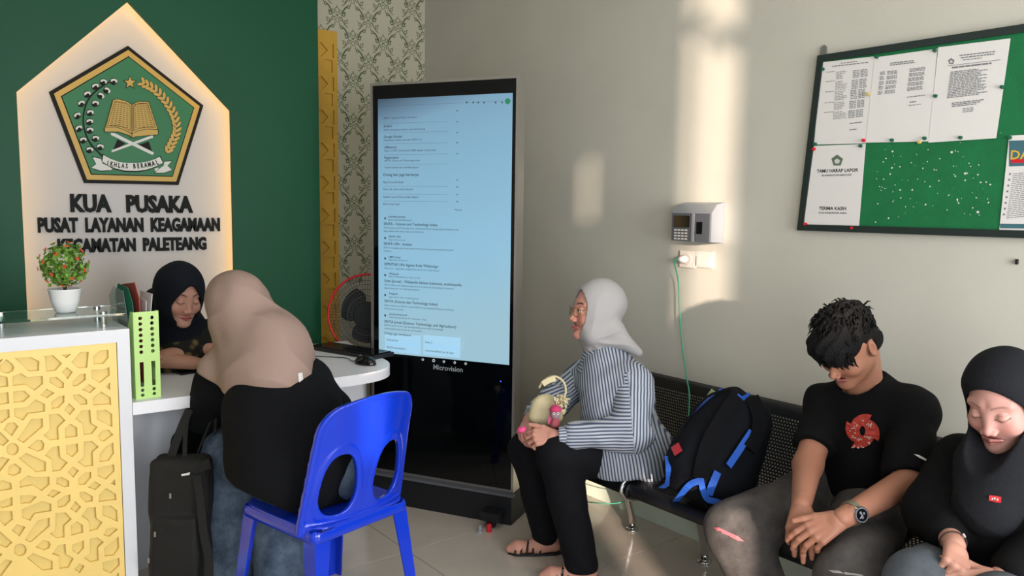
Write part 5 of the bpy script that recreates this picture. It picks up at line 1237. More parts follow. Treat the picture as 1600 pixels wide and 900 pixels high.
bm_obj('ruffle', bm, M['cream'], hb, kind='stuff')
kd = empty('keychain_doll', tuple(at(867, 650, 3.03)), 0, 'pink and grey round plush keychain hanging from the cream handbag', 'keychain'); ko = np.array(kd.location)
M['plush'] = mat('grey_pink_plush', '#9c7f86', .9); M['hair_pink'] = mat('bright_pink_felt', '#c23a6a', .8)
p = at(868, 646, 3.03); wm('face', lambda P: ell(P, p, (.021, .021, .024)), p-.04, p+.04, .003, M['plush'], kd, ko)
p2_ = p+[0, 0, .012]; wm('hair', lambda P: smax(ell(P, p2_, (.024, .024, .020)), -((P-p2_)@np.array([0, 0, 1.], f32)+.002), .004), p2_-.04, p2_+.04, .003, M['hair_pink'], kd, ko)
for sx in (-1, 1):
    bm = bmesh.new(); c_ = p+RX*sx*.008+vw*.019+np.array([0, 0, .003])-ko; tube(bm, [tuple(c_), tuple(c_+vw*.004)], .0048, 12); e_ = bm_obj('eye', bm, M['paper'], kd); bm = bmesh.new(); tube(bm, [tuple(c_+vw*.003), tuple(c_+vw*.0052)], .0024, 10); bm_obj('pupil', bm, M['inkd'], e_)
p3_ = p+[0, 0, -.03]; wm('dress', lambda P: rc(P, p3_+[0, 0, .01], p3_-[0, 0, .012], .013, .02), p3_-.05, p3_+.05, .003, mat('rust_pink_felt', '#a8525c', .9), kd, ko)
bm = bmesh.new(); strip(bm, [tuple(at(x, y, 3.04)-ko) for x, y in ((868, 632), (862, 640), (858, 662))], tuple(vw), .012, .003); bm_obj('ribbon', bm, M['pink'], kd)
bm = bmesh.new(); q = at(811, 672, 3.00); tube(bm, [tuple(q+RX*-.004), tuple(q+RX*.012-DN*.0), tuple(q+RX*.024-DN*.010)], [.012, .012, .009], 12); o = bm_obj('pink_clip', bm, M['pink'], smooth=True, label='small pink and purple item held between the woman\'s fingers', cat='hair clip')
bm = bmesh.new(); strip(bm, [tuple(at(x, y, 2.97)) for x, y in ((853, 692), (856, 700), (858, 706))], tuple(vw), .022, .002); bm_obj('pink_ribbon', bm, mat('dusty_pink_ribbon', '#a86a6a', .8), label='dusty pink ribbon end hanging below the woman\'s hands', cat='ribbon')
# ================================================================ 2. young man in black T-shirt
hc2 = at(1323, 538, 2.42); F2 = np.array([-.72, .10, -.62]); R2_ = frame(F2, (-.35, .02, 1))
nk2 = at(1352, 598, 2.52); sR2 = at(1292, 634, 2.60); sL2 = at(1425, 640, 2.43); eR2 = at(1262, 728, 2.47); wR2 = at(1252, 790, 2.27); eL2 = at(1422, 752, 2.30); wL2 = at(1316, 810, 2.15)
hp2 = at(1335, 772, 2.66); kR2 = at(1150, 832, 2.46); kL2 = at(1332, 905, 2.13)
aR2 = np.array([kR2[0]+.13, kR2[1]-.12, .08]); aL2 = np.array([kL2[0]+.02, kL2[1]-.02, .08])
man = Person('young man with short black hair in a black T-shirt with a red print, head bowed', (hp2[0], hp2[1], 0), '#a3705a')
man.add(lambda P: smin(head_sd((P-hc2.astype(f32))@R2_.astype(f32), 0, 0), rc(P, hc2+R2_@[0, -.035, -.06], nk2-[0, 0, .05], .056, .062), .025), hc2-[.17, .19, .24], hc2+[.26, .19, .14], .0022,
        lambda V: head_tint((V-hc2)@R2_, '#a8765e', lip='#8f5550', brow='#1a1412', blush=.05))
tr = nk2-[0, 0, .05]
man.add(lambda P: chain_sd(P, [(nk2-[0, 0, .07], sR2, .05, .045), (nk2-[0, 0, .07], sL2, .05, .045), (nk2-[0, 0, .02], nk2-[0, 0, .12], .062, .07)], .05), *bounds([nk2, sR2, sL2], .14), .005)
man.add(lambda P: np.minimum(chain_sd(P, [(sR2, eR2, .050, .043), (eR2, wR2, .044, .028)], .02), chain_sd(P, [(sL2, eL2, .050, .044), (eL2, wL2, .045, .028)], .02)), *bounds([sR2, sL2, eR2, eL2, wR2, wL2], .07), .0038)
mL = hand_fn(wL2, at(1258, 842, 2.14)-wL2, vw*.6+np.array([0, 0, .75]), -1, ((14, 26, 15), (22, 32, 20), (30, 36, 22), (46, 46, 25)), 3, 1.03, (.85, .42, .12), tcurl=.25)
mR = hand_fn(wR2, at(1248, 850, 2.17)-wR2, vw*.8+np.array([-.3, .2, .2]), 1, ((28, 30, 15), (20, 25, 15), (30, 35, 20), (45, 45, 20)), 5, 1.03, (.8, .5, -.3))
for h_ in (mL, mR): man.add(h_, h_.c-.13, h_.c+.13, .0021)
man.add(lambda P: chain_sd(P, [(hp2, nk2-[0, 0, .1], .08, .09), (hp2+[0, .06, -.02], kR2, .05, .05), (hp2+[0, -.06, -.02], kL2, .05, .05), (kR2, aR2, .05, .035), (kL2, aL2, .05, .035)], .03), *bounds([hp2, nk2, kR2, kL2, aR2, aL2], .13), .01)
MAN = man.build()
# hair: cap plus tufts
M['hair'] = mat('black_hair', '#0b0a0b', .75, spec=.25, bump=.6, bscale=180)
def f_hair(P):
    Q = (P-hc2.astype(f32))@R2_.astype(f32); x = Q[:, 0]; ax = np.abs(x)
    d = ell(Q, (0, -.014, .046), (.080, .102, .086)); fr = ell(Q, (.004, .070, .056), (.066, .040, .040)); d = smin(d, fr, .02)
    d = smin(d, ell(Q, (.0, .086, .030), (.060, .020, .034)), .012)
    side = ell(Q, (0, -.050, -.015), (.0745, .058, .068)); d = smin(d, side, .02)
    face = smax(-(Q[:, 1]-(.050-.0*ax)), (Q[:, 2]-(.008+.014*np.sin(x*90+1)-.18*x)), .01); d = smax(d, -face, .008)
    ear = smax(-(Q[:, 1]+.035), Q[:, 2]-.012, .01); ear = smax(ear, -(ax-.055), .01); d = smax(d, -ear, .006)
    d = smax(d, -(Q[:, 2]+.065), .01)
    st = np.sin(x*190+np.sin(Q[:, 1]*40)*2+Q[:, 2]*60); st2 = np.sin(x*95-Q[:, 1]*70+np.sin(Q[:, 2]*50)*2)
    return d+.0028*st+.003*st2
hair = man.wear('hair', f_hair, hc2-.18, hc2+.20, .0034, M['hair'])
bm = bmesh.new(); rh = np.random.default_rng(3)
for k in range(420):
    th = rh.uniform(0, 2*PI); zc_ = rh.uniform(.05, 1); v = np.array([math.cos(th)*math.sqrt(1-zc_**2), math.sin(th)*math.sqrt(1-zc_**2), zc_])
    p = np.array([0, -.014, .048])+v*[.078, .100, .084]
    down = np.array([v[0]*.5+rh.normal()*.25, .9+rh.normal()*.3, -.2+rh.normal()*.25])
    d_ = down+v*rh.uniform(.15, .6); d_ /= np.linalg.norm(d_); L_ = rh.uniform(.016, .034)
    if v[1] > .35 and zc_ < .7: d_ = np.array([rh.normal()*.25, .35, -.9]); d_ /= np.linalg.norm(d_); L_ = rh.uniform(.02, .036)
    q = p+d_*L_*.5+v*.004; r_ = p+d_*L_+np.array([0, 0, -.006]) ; tube(bm, [tuple(hc2+R2_@a) for a in (p-v*.006, q, r_)], [.0036, .0026, .0005], 4, False)
for k in range(150):
    xx = rh.uniform(-.072, .066); p = np.array([xx, .088-.5*xx*xx*20*.4+rh.normal()*.004, .030+rh.normal()*.008-.1*xx]); d_ = np.array([xx*1.2+rh.normal()*.12, .05, -1.]); d_ /= np.linalg.norm(d_); L_ = rh.uniform(.022, .040)
    tube(bm, [tuple(hc2+R2_@a) for a in (p, p+d_*L_*.6+[0, .004, 0], p+d_*L_)], [.0045, .0032, .0006], 4, False)
man.bm('hair_tufts', bm, M['hair'], kind='stuff')
# T-shirt
up2 = (nk2-hp2)/np.linalg.norm(nk2-hp2)
tc2 = at(1352, 690, 2.52)
def f_tee(P):
    d = rc(P, at(1365, 745, 2.56), at(1356, 668, 2.55), .135, .128); d = smin(d, rc(P, at(1362, 785, 2.58), at(1362, 740, 2.58), .150, .14), .05)
    d = smin(d, rc(P, sR2+[0, 0, -.015], sL2+[0, 0, -.015], .064, .068), .08); d = smin(d, rc(P, nk2-[0, 0, .035], sL2+[0, 0, .0], .062, .060), .05); d = smin(d, rc(P, nk2-[0, 0, .035], sR2, .062, .058), .05)
    d = smin(d, rc(P, nk2-[0, 0, .03], nk2-[0, 0, .1], .075, .10), .05)
    ba = (eR2-sR2)/np.linalg.norm(eR2-sR2); e1 = sR2+ba*.17; s1 = np.maximum(rc(P, sR2, e1+ba*.1, .066, .066), (P-e1.astype(f32))@ba.astype(f32))
    bb = (eL2-sL2)/np.linalg.norm(eL2-sL2); e2 = sL2+bb*.235; s2 = np.maximum(rc(P, sL2, e2+bb*.1, .070, .074), (P-e2.astype(f32))@bb.astype(f32))
    d = smin(smin(d, s1, .03), s2, .03)
    d = d+wob(P, .0050, 22, (.7, .3, .5), 8)+wob(P, .0020, 55, (.2, .6, .6), 9)
    ne = nk2+R2_@[0, .02, 0]; d = smax(d, -rc(P, nk2+[-.045, -.0, .012], nk2+[.02, 0, .12], .060, .07), .006)
    return d
man.wear('t_shirt', f_tee, *bounds([sR2, sL2, hp2, tc2], .20), .0055, M['black_cotton'], 'black T-shirt')
def f_jeans(P):
    a = rc(P, hp2+[0, .06, -.01], kR2, .115, .098); b = rc(P, hp2+[0, -.06, -.01], kL2, .120, .100)
    d = smin(a, b, .02); d = smin(d, rc(P, hp2+[0, .05, .03], hp2+[0, -.05, .03], .13, .13), .04); d = smin(d, rc(P, kR2, aR2, .092, .07), .02); d = smin(d, rc(P, kL2, aL2, .094, .07), .02)
    return d+wob(P, .004, 26, (.6, .2, .7), 11)+wob(P, .0018, 62, (.3, .7, .6), 12)
man.wear('jeans', f_jeans, *bounds([hp2, kR2, kL2, aR2, aL2], .15), .006, M['denim_grey'], 'faded dark grey jeans ripped at the knees')
# project printed shapes on garments: march from the camera side onto the garment
def on_cloth(fn, x, y, d0=1.8, d1=3.4, lift=.0015):
    t = np.linspace(d0, d1, 300); P = np.stack([at(x, y, q) for q in t]).astype(f32); s = fn(P); i = int(np.argmax(s < 0)); return at(x, y, t[i]-.004)+vw*lift if s[i] < 0 else None
cn0 = neck+np.array([0, 0, -.040]); cn1 = neck+np.array([0, 0, .022]); cax_ = (cn1-cn0)/np.linalg.norm(cn1-cn0)
def f_collar(P):
    r_ = rc(P, cn0-cax_*.08, cn1+cax_*.08, .128, .060)
    d = np.abs(r_)-.0045; s0 = -((P-cn0.astype(f32))@cax_.astype(f32)); s1 = (P-cn1.astype(f32))@cax_.astype(f32)
    fr = (P-neck.astype(f32))@np.array([-.93, .36, 0], f32); s0 = s0-.035*np.clip(fr/.08, 0, 1)
    return smax(smax(d, s0, .004), s1, .004)
w1.wear('collar', f_collar, *bounds([cn0, cn1], .16), .004, M['stripe'], attr={'stripe': lambda V: V@np.array([.55, -.3, .78])}, slack=2.5)
def decal(per, name, polys, fn, m, lift=.002, th=.0012, **kw):
    bm = bmesh.new()
    for q in polys:
        pts = [on_cloth(fn, x, y, lift=lift) for x, y in q]
        if any(p is None for p in pts): continue
        c = sum(pts)/len(pts); cv = bm.verts.new(on_cloth(fn, *np.mean(q, 0), lift=lift)); vs = [bm.verts.new(p) for p in pts]
        for i in range(len(vs)): bm.faces.new((cv, vs[i], vs[(i+1) % len(vs)]))
    return per.bm(name, bm, m, **kw)
M['redprint'] = mat('red_shirt_print', '#b23a2e', .7); M['whprint'] = mat('cream_shirt_print', '#d8c8bc', .7)
Lz = lambda x, y: (1290+x/10, 630+y/10)
def arcband(cx, cy, r0, r1, a0, a1, n=8):
    A0 = [(cx+r1[0]*math.cos(a), cy+r1[1]*math.sin(a)) for a in np.linspace(a0, a1, n)]; return [[A0[i], A0[i+1], (cx+r0[0]*math.cos(np.linspace(a0, a1, n)[i+1]), cy+r0[1]*math.sin(np.linspace(a0, a1, n)[i+1])), (cx+r0[0]*math.cos(np.linspace(a0, a1, n)[i]), cy+r0[1]*math.sin(np.linspace(a0, a1, n)[i]))] for i in range(n-1)]
polys = arcband(572, 430, (45, 75), (212, 212), 0, 2*PI, 25)
def blade(a0, a1, n=10):
    A_ = np.radians(np.linspace(a0, a1, n)); R1 = np.linspace(214, 290, n); P_ = [(572+r*math.cos(a), 435+r*math.sin(a)) for a, r in zip(A_, R1)]; I_ = [(572+200*math.cos(a), 435+200*math.sin(a)) for a in A_]
    return [[P_[k], P_[k+1], I_[k+1], I_[k]] for k in range(n-1)]
polys += blade(-150, -60)+blade(-52, 32)+blade(38, 125)+blade(130, 212)
decal(man, 'chest_print', [[Lz(*p) for p in q] for q in polys], f_tee, M['redprint'], label='round red print with curved blades')
wp = []
for (cx, cy, w_, h_, n) in ((460, 335, 90, 60, 6), (420, 430, 90, 90, 9), (440, 530, 90, 50, 7), (505, 560, 120, 40, 7), (680, 350, 110, 70, 9), (565, 255, 60, 40, 5), (660, 535, 110, 50, 8), (655, 615, 60, 35, 4), (500, 680, 190, 30, 9)):
    for k in range(n):
        x = cx+rh.uniform(-.5, .5)*w_; y = cy+rh.uniform(-.5, .5)*h_; a, b = rh.uniform(8, 20), rh.uniform(6, 13); wp.append([Lz(x-a, y-b*.3), Lz(x, y-b), Lz(x+a, y-b*.2), Lz(x+a*.4, y+b), Lz(x-a*.6, y+b*.7)])
decal(man, 'chest_lettering', wp, f_tee, M['whprint'], lift=.0032, kind='stuff')
decal(man, 'sleeve_mark', [[(1427, 709), (1436, 711), (1447, 717), (1446, 720), (1436, 715)], [(1444, 717), (1459, 719), (1459, 720.5), (1446, 720)]], f_tee, M['paper'])
M['rip'] = mat('frayed_pink_rip', '#b06068', .8)
decal(man, 'knee_rip', [[(1115, 824), (1122, 823), (1128, 829), (1120, 829)], [(1122, 823.5), (1138, 831), (1140, 837), (1128, 833)], [(1138, 831), (1152, 837), (1163, 846), (1152, 844), (1140, 838)]], f_jeans, M['rip'], lift=.003)
decal(man, 'knee_rip', [[(1293, 890), (1310, 891), (1320, 896), (1300, 894)], [(1318, 893), (1345, 897), (1350, 900), (1320, 897)]], f_jeans, M['hij_grey'], lift=.003)
# watch
wd = (eL2-wL2)/np.linalg.norm(eL2-wL2); wc = wL2+wd*.042; wt = empty('wristwatch', tuple(wc), 0, 'steel wristwatch with a dark dial on the young man\'s left wrist', 'watch')
u_ = np.cross(wd, vw); u_ /= np.linalg.norm(u_); v_ = np.cross(u_, wd)
bm = bmesh.new(); strip(bm, [tuple((u_*math.cos(a)+v_*math.sin(a))*.0325) for a in np.linspace(0, 2*PI, 29)], [tuple(u_*math.cos(a)+v_*math.sin(a)) for a in np.linspace(0, 2*PI, 29)], .018, .003); bm_obj('strap', bm, mat('steel_mesh_strap', '#9a9a84', .35, metal=.7), wt, smooth=False)
fcn = v_*.7+vw*.6+u_*-.1; fcn /= np.linalg.norm(fcn); fl = Vector(fcn)
rot = fl.to_track_quat('Z', 'X').to_matrix().to_4x4()
def disc(name, r, t0, t1, m, n=28):
    bm = bmesh.new(); lathe(bm, [(r, t0), (r, t1)], n); bm.transform(rot); return bm_obj(name, bm, m, wt)
disc('case', .0225, .022, .040, M['chrome']); disc('bezel', .0205, .040, .0412, M['grey']); disc('dial', .0168, .041, .0418, M['blackp'])
for r_, q in ((.005, (-.006, 0)), (.004, (.006, .004)), (.004, (.004, -.006))):
    bm = bmesh.new(); lathe(bm, [(r_, .0418), (r_, .0421)], 14, (q[0], q[1], 0)); bm.transform(rot); bm_obj('subdial', bm, M['grey'], wt)
for a, l in ((.6, .010), (2.4, .013)):
    bm = bmesh.new(); tube(bm, [(0, 0, .0424), (l*math.cos(a), l*math.sin(a), .0424)], .0005, 4); bm.transform(rot); bm_obj('hand', bm, M['paper'], wt)

# ================================================================ 3. girl in black headscarf
hc3 = at(1567, 624, 2.02); F3 = np.array([-.90, .06, -.42]); R3 = frame(F3, (-.1, .06, 1))
nk3 = at(1578, 700, 2.14); sR3 = at(1505, 722, 2.20); sL3 = at(1655, 745, 1.98); eR3 = at(1462, 800, 2.12); wR3 = at(1491, 852, 1.94); eL3 = at(1655, 850, 1.90); wL3 = at(1560, 905, 1.86)
hp3 = at(1570, 890, 2.22); kR3 = at(1440, 915, 1.93); kL3 = at(1560, 960, 1.80)
gl = Person('girl in black headscarf and black top looking down at the right end of the bench', (hp3[0], hp3[1], 0), '#b98876')
gl.add(lambda P: smin(head_sd((P-hc3.astype(f32))@R3.astype(f32)), rc(P, hc3+R3@[0, -.03, -.07], nk3-[0, 0, .03], .05, .05), .02), hc3-[.17, .16, .2], hc3+[.16, .16, .14], .0021,
       lambda V: head_tint((V-hc3)@R3, '#c6958a', lip='#b0706a', brow='#7a5a50', blush=.12, browk=.55))
gR = hand_fn(wR3, at(1496, 892, 1.86)-wR3, vw*.9+np.array([0, 0, .3]), 1, ((75, 80, 40), (75, 80, 40), (75, 80, 40), (75, 80, 40)), 2, .98, (.9, .35, -.2))
gL = hand_fn(wL3, at(1500, 915, 1.84)-wL3, vw*.6+np.array([0, 0, .6]), -1, ((30, 40, 25),)*4, 2, .98)
for h_ in (gR, gL): gl.add(h_, h_.c-.12, h_.c+.12, .0021)
gl.add(lambda P: np.minimum(chain_sd(P, [(sR3, eR3, .045, .040), (eR3, wR3, .040, .026)], .02), chain_sd(P, [(sL3, eL3, .045, .04), (eL3, wL3, .04, .026)], .02)), *bounds([sR3, sL3, eR3, eL3, wR3, wL3], .07), .004)
aR3 = np.array([kR3[0]+.05, kR3[1], .09]); aL3 = np.array([kL3[0]+.05, kL3[1], .09])
gl.add(lambda P: chain_sd(P, [(hp3, nk3-[0, 0, .08], .10, .09), (sR3, sL3, .05, .05), (hp3, kR3, .08, .06), (hp3, kL3, .08, .06), (kR3, aR3, .05, .035), (kL3, aL3, .05, .035)], .03), *bounds([hp3, nk3, kR3, kL3, aR3, aL3, sL3], .13), .01)
GIRL = gl.build()
ch3 = at(1570, 740, 1.98)
def f_h3(P):
    Q = (P-hc3.astype(f32))@R3.astype(f32); d = hijab_sd(Q, .066, .086, -.020, peak=.0, seed=3, fold=.0015)
    d = smin(d, rc(P, nk3+[0, 0, -.0], at(1575, 735, 2.02), .085, .10), .04); d = smin(d, rc(P, sR3+[0, 0, .005], sL3+[0, 0, .005], .060, .06), .05)
    d = smin(d, rc(P, at(1560, 740, 2.02), at(1545, 790, 1.99), .10, .085), .05)+wob(P, .0040, 26, (.5, .3, .8), 4)-.004*ridge((Q[:, 0]*26+np.abs(Q[:, 2])*16+np.sin(Q[:, 2]*20)))*np.clip((-.10-Q[:, 2])/.06, 0, 1)
    cut = smax((np.sqrt((Q[:, 0]/.066)**2+((Q[:, 2]+.020)/.087)**2)-1)*.05, -(Q[:, 1]-.025), .01)
    return smax(d, -cut, .006)
gl.wear('headscarf', f_h3, *bounds([hc3, sR3, sL3, ch3], .19), .0048, M['hij_black'], 'black headscarf covering the shoulders')
def f_top3(P):
    d = rc(P, hp3+[0, 0, .0], nk3-[0, 0, .14], .175, .13); d = smin(d, rc(P, sR3-[0, 0, .02], sL3-[0, 0, .02], .075, .075), .05)
    s = smin(rc(P, sR3, eR3, .082, .075), rc(P, eR3, wR3+(eR3-wR3)*.42, .075, .052), .03); s2 = smin(rc(P, sL3, eL3, .08, .075), rc(P, eL3, wL3+(eL3-wL3)*.3, .07, .05), .03)
    bs_ = rc(P, at(1560, 800, 2.04), at(1575, 890, 2.05), .12, .14)
    return smin(smin(smin(d, bs_, .04), s, .02), s2, .02)+wob(P, .0038, 28, (.4, .5, .7), 14)+wob(P, .0015, 66, (.6, .2, .7), 15)
gl.wear('top', f_top3, *bounds([hp3, nk3, sR3, sL3, eR3, eL3, wR3], .16), .006, M['black_cotton'], 'black long-sleeved top')
def f_j3(P):
    d = smin(rc(P, hp3+[0, .07, -.01], kR3, .10, .085), rc(P, hp3+[0, -.07, -.01], kL3, .10, .085), .02); d = smin(d, rc(P, kR3, aR3, .08, .06), .02); return smin(d, rc(P, kL3, aL3, .08, .06), .02)+wob(P, .003, 28, (.5, .5, .5), 16)
gl.wear('jeans', f_j3, *bounds([hp3, kR3, kL3, aR3, aL3], .13), .008, M['denim_slate'], 'grey jeans')
decal(gl, 'brand_tag', [[(1544, 773), (1553, 774), (1563, 776), (1562.5, 785), (1553, 784), (1543.5, 781.5)]], f_h3, M['red'], lift=.004, label='small red rectangular tag')
decal(gl, 'tag_lettering', [[(x, y), (x+2.6, y+.4), (x+2.5, y+4.2), (x-.1, y+3.8)] for x, y in ((1547, 776), (1551, 776.6), (1555, 777.2))], f_h3, M['whprint'], lift=.0055, kind='stuff')
bd = (eR3-wR3)/np.linalg.norm(eR3-wR3); bcn = wR3+bd*.012; u3 = np.cross(bd, vw); u3 /= np.linalg.norm(u3); v3 = np.cross(u3, bd)
br = empty('bracelet', tuple(bcn), 0, 'thin dark cord bracelet on the girl\'s right wrist', 'bracelet'); bm = bmesh.new(); tube(bm, [tuple((u3*math.cos(a)+v3*math.sin(a))*.0305) for a in np.linspace(0, 2*PI, 29)], .0018, 6, False); bm_obj('cord', bm, M['stem'], br)
bm = bmesh.new(); p = (v3*.031+u3*-.008); tube(bm, [tuple(p-u3*.005), tuple(p+u3*.005)], .0035, 8); bm_obj('bead', bm, M['silver'], br)
bd = (eL3-wL3)/np.linalg.norm(eL3-wL3); bcn = wL3+bd*.02; u3 = np.cross(bd, vw); u3 /= np.linalg.norm(u3); v3 = np.cross(u3, bd)
br = empty('bracelet', tuple(bcn), 0, 'fine gold bracelet on the girl\'s left wrist', 'bracelet'); bm = bmesh.new(); tube(bm, [tuple((u3*math.cos(a)+v3*math.sin(a))*.029) for a in np.linspace(0, 2*PI, 29)], .0012, 6, False); bm_obj('chain', bm, M['embgold'], br)

# ================================================================ 4. visitor on the blue chair, seen from behind
hc4 = at(364, 481, 2.88); F4 = np.array([-.30, .88, -.40]); R4 = frame(F4, (-.1, .35, 1))
nk4 = at(402, 552, 2.84); sL4 = at(338, 600, 2.92); sR4 = at(478, 592, 2.88); eL4 = at(326, 646, 3.00); eR4 = at(520, 640, 3.02)
wL4 = np.array([1.08, 3.20, .80]); wR4 = np.array([1.12, 3.27, .80])
hp4 = np.array([1.17, 2.50, .53]); kL4 = np.array([.98, 2.92, .52]); kR4 = np.array([1.10, 2.94, .52]); aL4 = at(358, 930, 2.98); aR4 = at(448, 920, 2.92)
aL4[2] = .09; aR4[2] = .09
p4_ = Person('person in taupe headscarf and loose black top seated on the blue chair', (hp4[0], hp4[1], 0), '#b08068')
p4_.add(lambda P: smin(head_sd((P-hc4.astype(f32))@R4.astype(f32)), rc(P, hc4+R4@[0, -.02, -.07], nk4, .05, .05), .02), hc4-.18, hc4+.18, .003, lambda V: head_tint((V-hc4)@R4, '#b98a74'))
for w_, e_, sd_ in ((wL4, eL4, -1), (wR4, eR4, 1)):
    h_ = hand_fn(w_, w_-e_+np.array([0, .1, 0]), (0, 0, 1), sd_, ((15, 20, 15),)*4, 3, .97); p4_.add(h_, h_.c-.12, h_.c+.12, .003)
p4_.add(lambda P: chain_sd(P, [(hp4, nk4, .08, .06), (sL4, sR4, .05, .05), (sL4, eL4, .045, .04), (eL4, wL4, .042, .027), (sR4, eR4, .045, .04), (eR4, wR4, .042, .027), (hp4, kL4, .06, .05), (hp4, kR4, .06, .05), (kL4, aL4, .05, .035), (kR4, aR4, .05, .035)], .03), *bounds([hp4, nk4, sL4, sR4, eL4, eR4, wL4, wR4, kL4, kR4, aL4, aR4], .13), .008)
for a_ in (aL4, aR4): p4_.add(lambda P: foot_sd(P, a_, (-.2, 1)), a_-[.12, .12, .12], a_+[.12, .26, .08], .005)
P4 = p4_.build()
M['cape'] = M['hij_taupe']
def f_cape(P):
    Q = (P-hc4.astype(f32))@R4.astype(f32); d = hijab_sd(Q, .058, .085, -.014, seed=5, fold=.0025, grow=.004)
    e = rc(P, at(392, 520, 2.88), at(412, 575, 2.82), .105, .15); e = smin(e, rc(P, at(345, 580, 2.88), at(440, 560, 2.84), .085, .088), .06); e = smin(e, rc(P, at(424, 535, 2.80), at(430, 585, 2.76), .105, .115), .05)
    d = smin(d, e, .06); d = smin(d, rc(P, hc4+R4@[0, -.05, -.03], at(428, 545, 2.80), .085, .10), .05)+wob(P, .0062, 20, (.9, -.3, -.2), 6)+wob(P, .0022, 50, (.8, -.2, .3), 31)
    tt = Q[:, 0]*22+Q[:, 2]*14+np.sin(Q[:, 2]*18)*.8; d = d-.0080*ridge(tt)*np.clip((.10-Q[:, 2])/.12, 0, 1)
    # hem: oblique cut, lower at the right of the picture
    hA, hB = at(300, 572, 2.8), at(470, 606, 2.75); q = P-hA.astype(f32); t = (q@RX.astype(f32)); hem = hA[2]-.035-.13*np.clip(t/.36, 0, 1.3)+.07*np.maximum(0, .12-t)*0
    hem = hem+.004*np.sin(t*40)
    d = smax(d, hem-P[:, 2], .012)
    cut = smax((np.sqrt((Q[:, 0]/.058)**2+((Q[:, 2]+.014)/.085)**2)-1)*.05, -(Q[:, 1]-.03), .01); return smax(d, -cut, .006)
p4_.wear('headscarf', f_cape, *bounds([hc4, at(352, 580, 2.88), at(470, 600, 2.76)], .22), .005, M['cape'], 'taupe headscarf draped over shoulders and back')
decal(p4_, 'label_tag', [[(466, 583), (473, 582), (475, 600), (468, 601)]], f_cape, M['paper'], lift=.003)
def f_blk(P):
    d = rc(P, at(447, 730, 2.74), at(432, 640, 2.80), .20, .185); d = smin(d, rc(P, sL4+[0, 0, -.02], sR4+[0, 0, -.02], .075, .08), .07); d = smin(d, rc(P, at(480, 700, 2.72), at(480, 640, 2.8), .15, .12), .05)
    ba = (eL4-sL4); s1 = rc(P, sL4, eL4+ba*.0, .078, .080); s2 = rc(P, sR4, eR4, .075, .07)
    d = smin(smin(d, s1, .03), s2, .04); d = smin(d, rc(P, eR4, eR4+(wR4-eR4)*.75, .068, .045), .03); d = smin(d, rc(P, eL4, eL4+(wL4-eL4)*.6, .070, .05), .02)
    d = smin(d, rc(P, at(512, 690, 2.84), at(520, 765, 2.80), .095, .085), .05)
    hem = .425+.12*np.clip((1.03-P[:, 0])/.2, 0, 1.4)
    d = smax(d, hem-P[:, 2], .03)
    return d+wob(P, .0045, 20, (.7, .4, .4), 17)+wob(P, .0016, 60, (.4, .4, .8), 18)
p4_.wear('top', f_blk, *bounds([sL4, sR4, hp4, eL4, eR4], .24), .0065, M['black_wool'], 'loose black top')
def f_j4(P):
    d = smin(rc(P, hp4+[-.09, 0, -.01], kL4, .115, .10), rc(P, hp4+[.05, 0, -.01], kR4, .11, .10), .02)
    d = smin(d, rc(P, kL4, aL4+[0, 0, -.02], .100, .096), .02); e = rc(P, kR4, aR4+[0, 0, -.02], .105, .108); d = smin(d, e, .015)
    return np.maximum(d+wob(P, .0045, 24, (.4, .3, .8), 19)+wob(P, .0022, 58, (.7, .3, .5), 20), -(P[:, 2]-.03))
p4_.wear('jeans', f_j4, *bounds([hp4, kL4, kR4, aL4, aR4], .16), .0065, M['denim_blue'], 'wide acid-washed blue jeans')

# ================================================================ 5. officer behind the desk
hc5 = at(282, 460, 3.28); F5 = np.array([.12, -.94, -.30]); R5 = frame(F5, (0.06, 0, 1))
nk5 = at(282, 512, 3.38); sR5 = at(228, 534, 3.52); sL5 = at(334, 522, 3.46); eR5 = np.array([.70, 3.47, .84]); eL5 = np.array([1.14, 3.46, .84])
wR5 = np.array([.98, 3.36, .795]); wL5 = np.array([.88, 3.40, .83])
hp5 = np.array([nk5[0]-.03, 3.74, .50])
of = Person('smiling officer in dark navy headscarf leaning on folded arms behind the desk', (hp5[0], hp5[1], 0), '#a87a64')
of.add(lambda P: smin(head_sd((P-hc5.astype(f32))@R5.astype(f32), smile=1), rc(P, hc5+R5@[0, -.03, -.07], nk5, .05, .05), .02), hc5-.17, hc5+.17, .0024, lambda V: head_tint((V-hc5)@R5, '#b98a78', lip='#a8554f', brow='#3a2820', blush=.1, browk=.8))
for e_, w_, sd_, f_ in ((eR5, wR5, 1, (1, -.12, -.05)), (eL5, wL5, -1, (-1, -.1, -.05))):
    h_ = hand_fn(w_, f_, (0, -.2, 1), sd_, ((12, 18, 12),)*4, 2, .97); of.add(h_, h_.c-.12, h_.c+.12, .0026)
of.add(lambda P: np.minimum(chain_sd(P, [(sR5, eR5, .045, .042), (eR5, wR5, .043, .028)], .02), chain_sd(P, [(sL5, eL5, .045, .042), (eL5, wL5, .043, .028)], .02)), *bounds([sR5, sL5, eR5, eL5, wR5, wL5], .07), .004)
of.add(lambda P: chain_sd(P, [(hp5, nk5-[0, 0, .05], .10, .08), (sR5, sL5, .05, .05), (hp5, hp5+[.1, -.38, 0], .07, .05), (hp5, hp5+[-.1, -.38, 0], .07, .05), (hp5+[.1, -.38, 0], hp5+[.1, -.36, -.42], .05, .035), (hp5+[-.1, -.38, 0], hp5+[-.1, -.36, -.42], .05, .035)], .03), *bounds([hp5, hp5-[.1, .4, .42], hp5+[.1, 0, 0], nk5, sR5, sL5], .1), .01)
OFF = of.build()
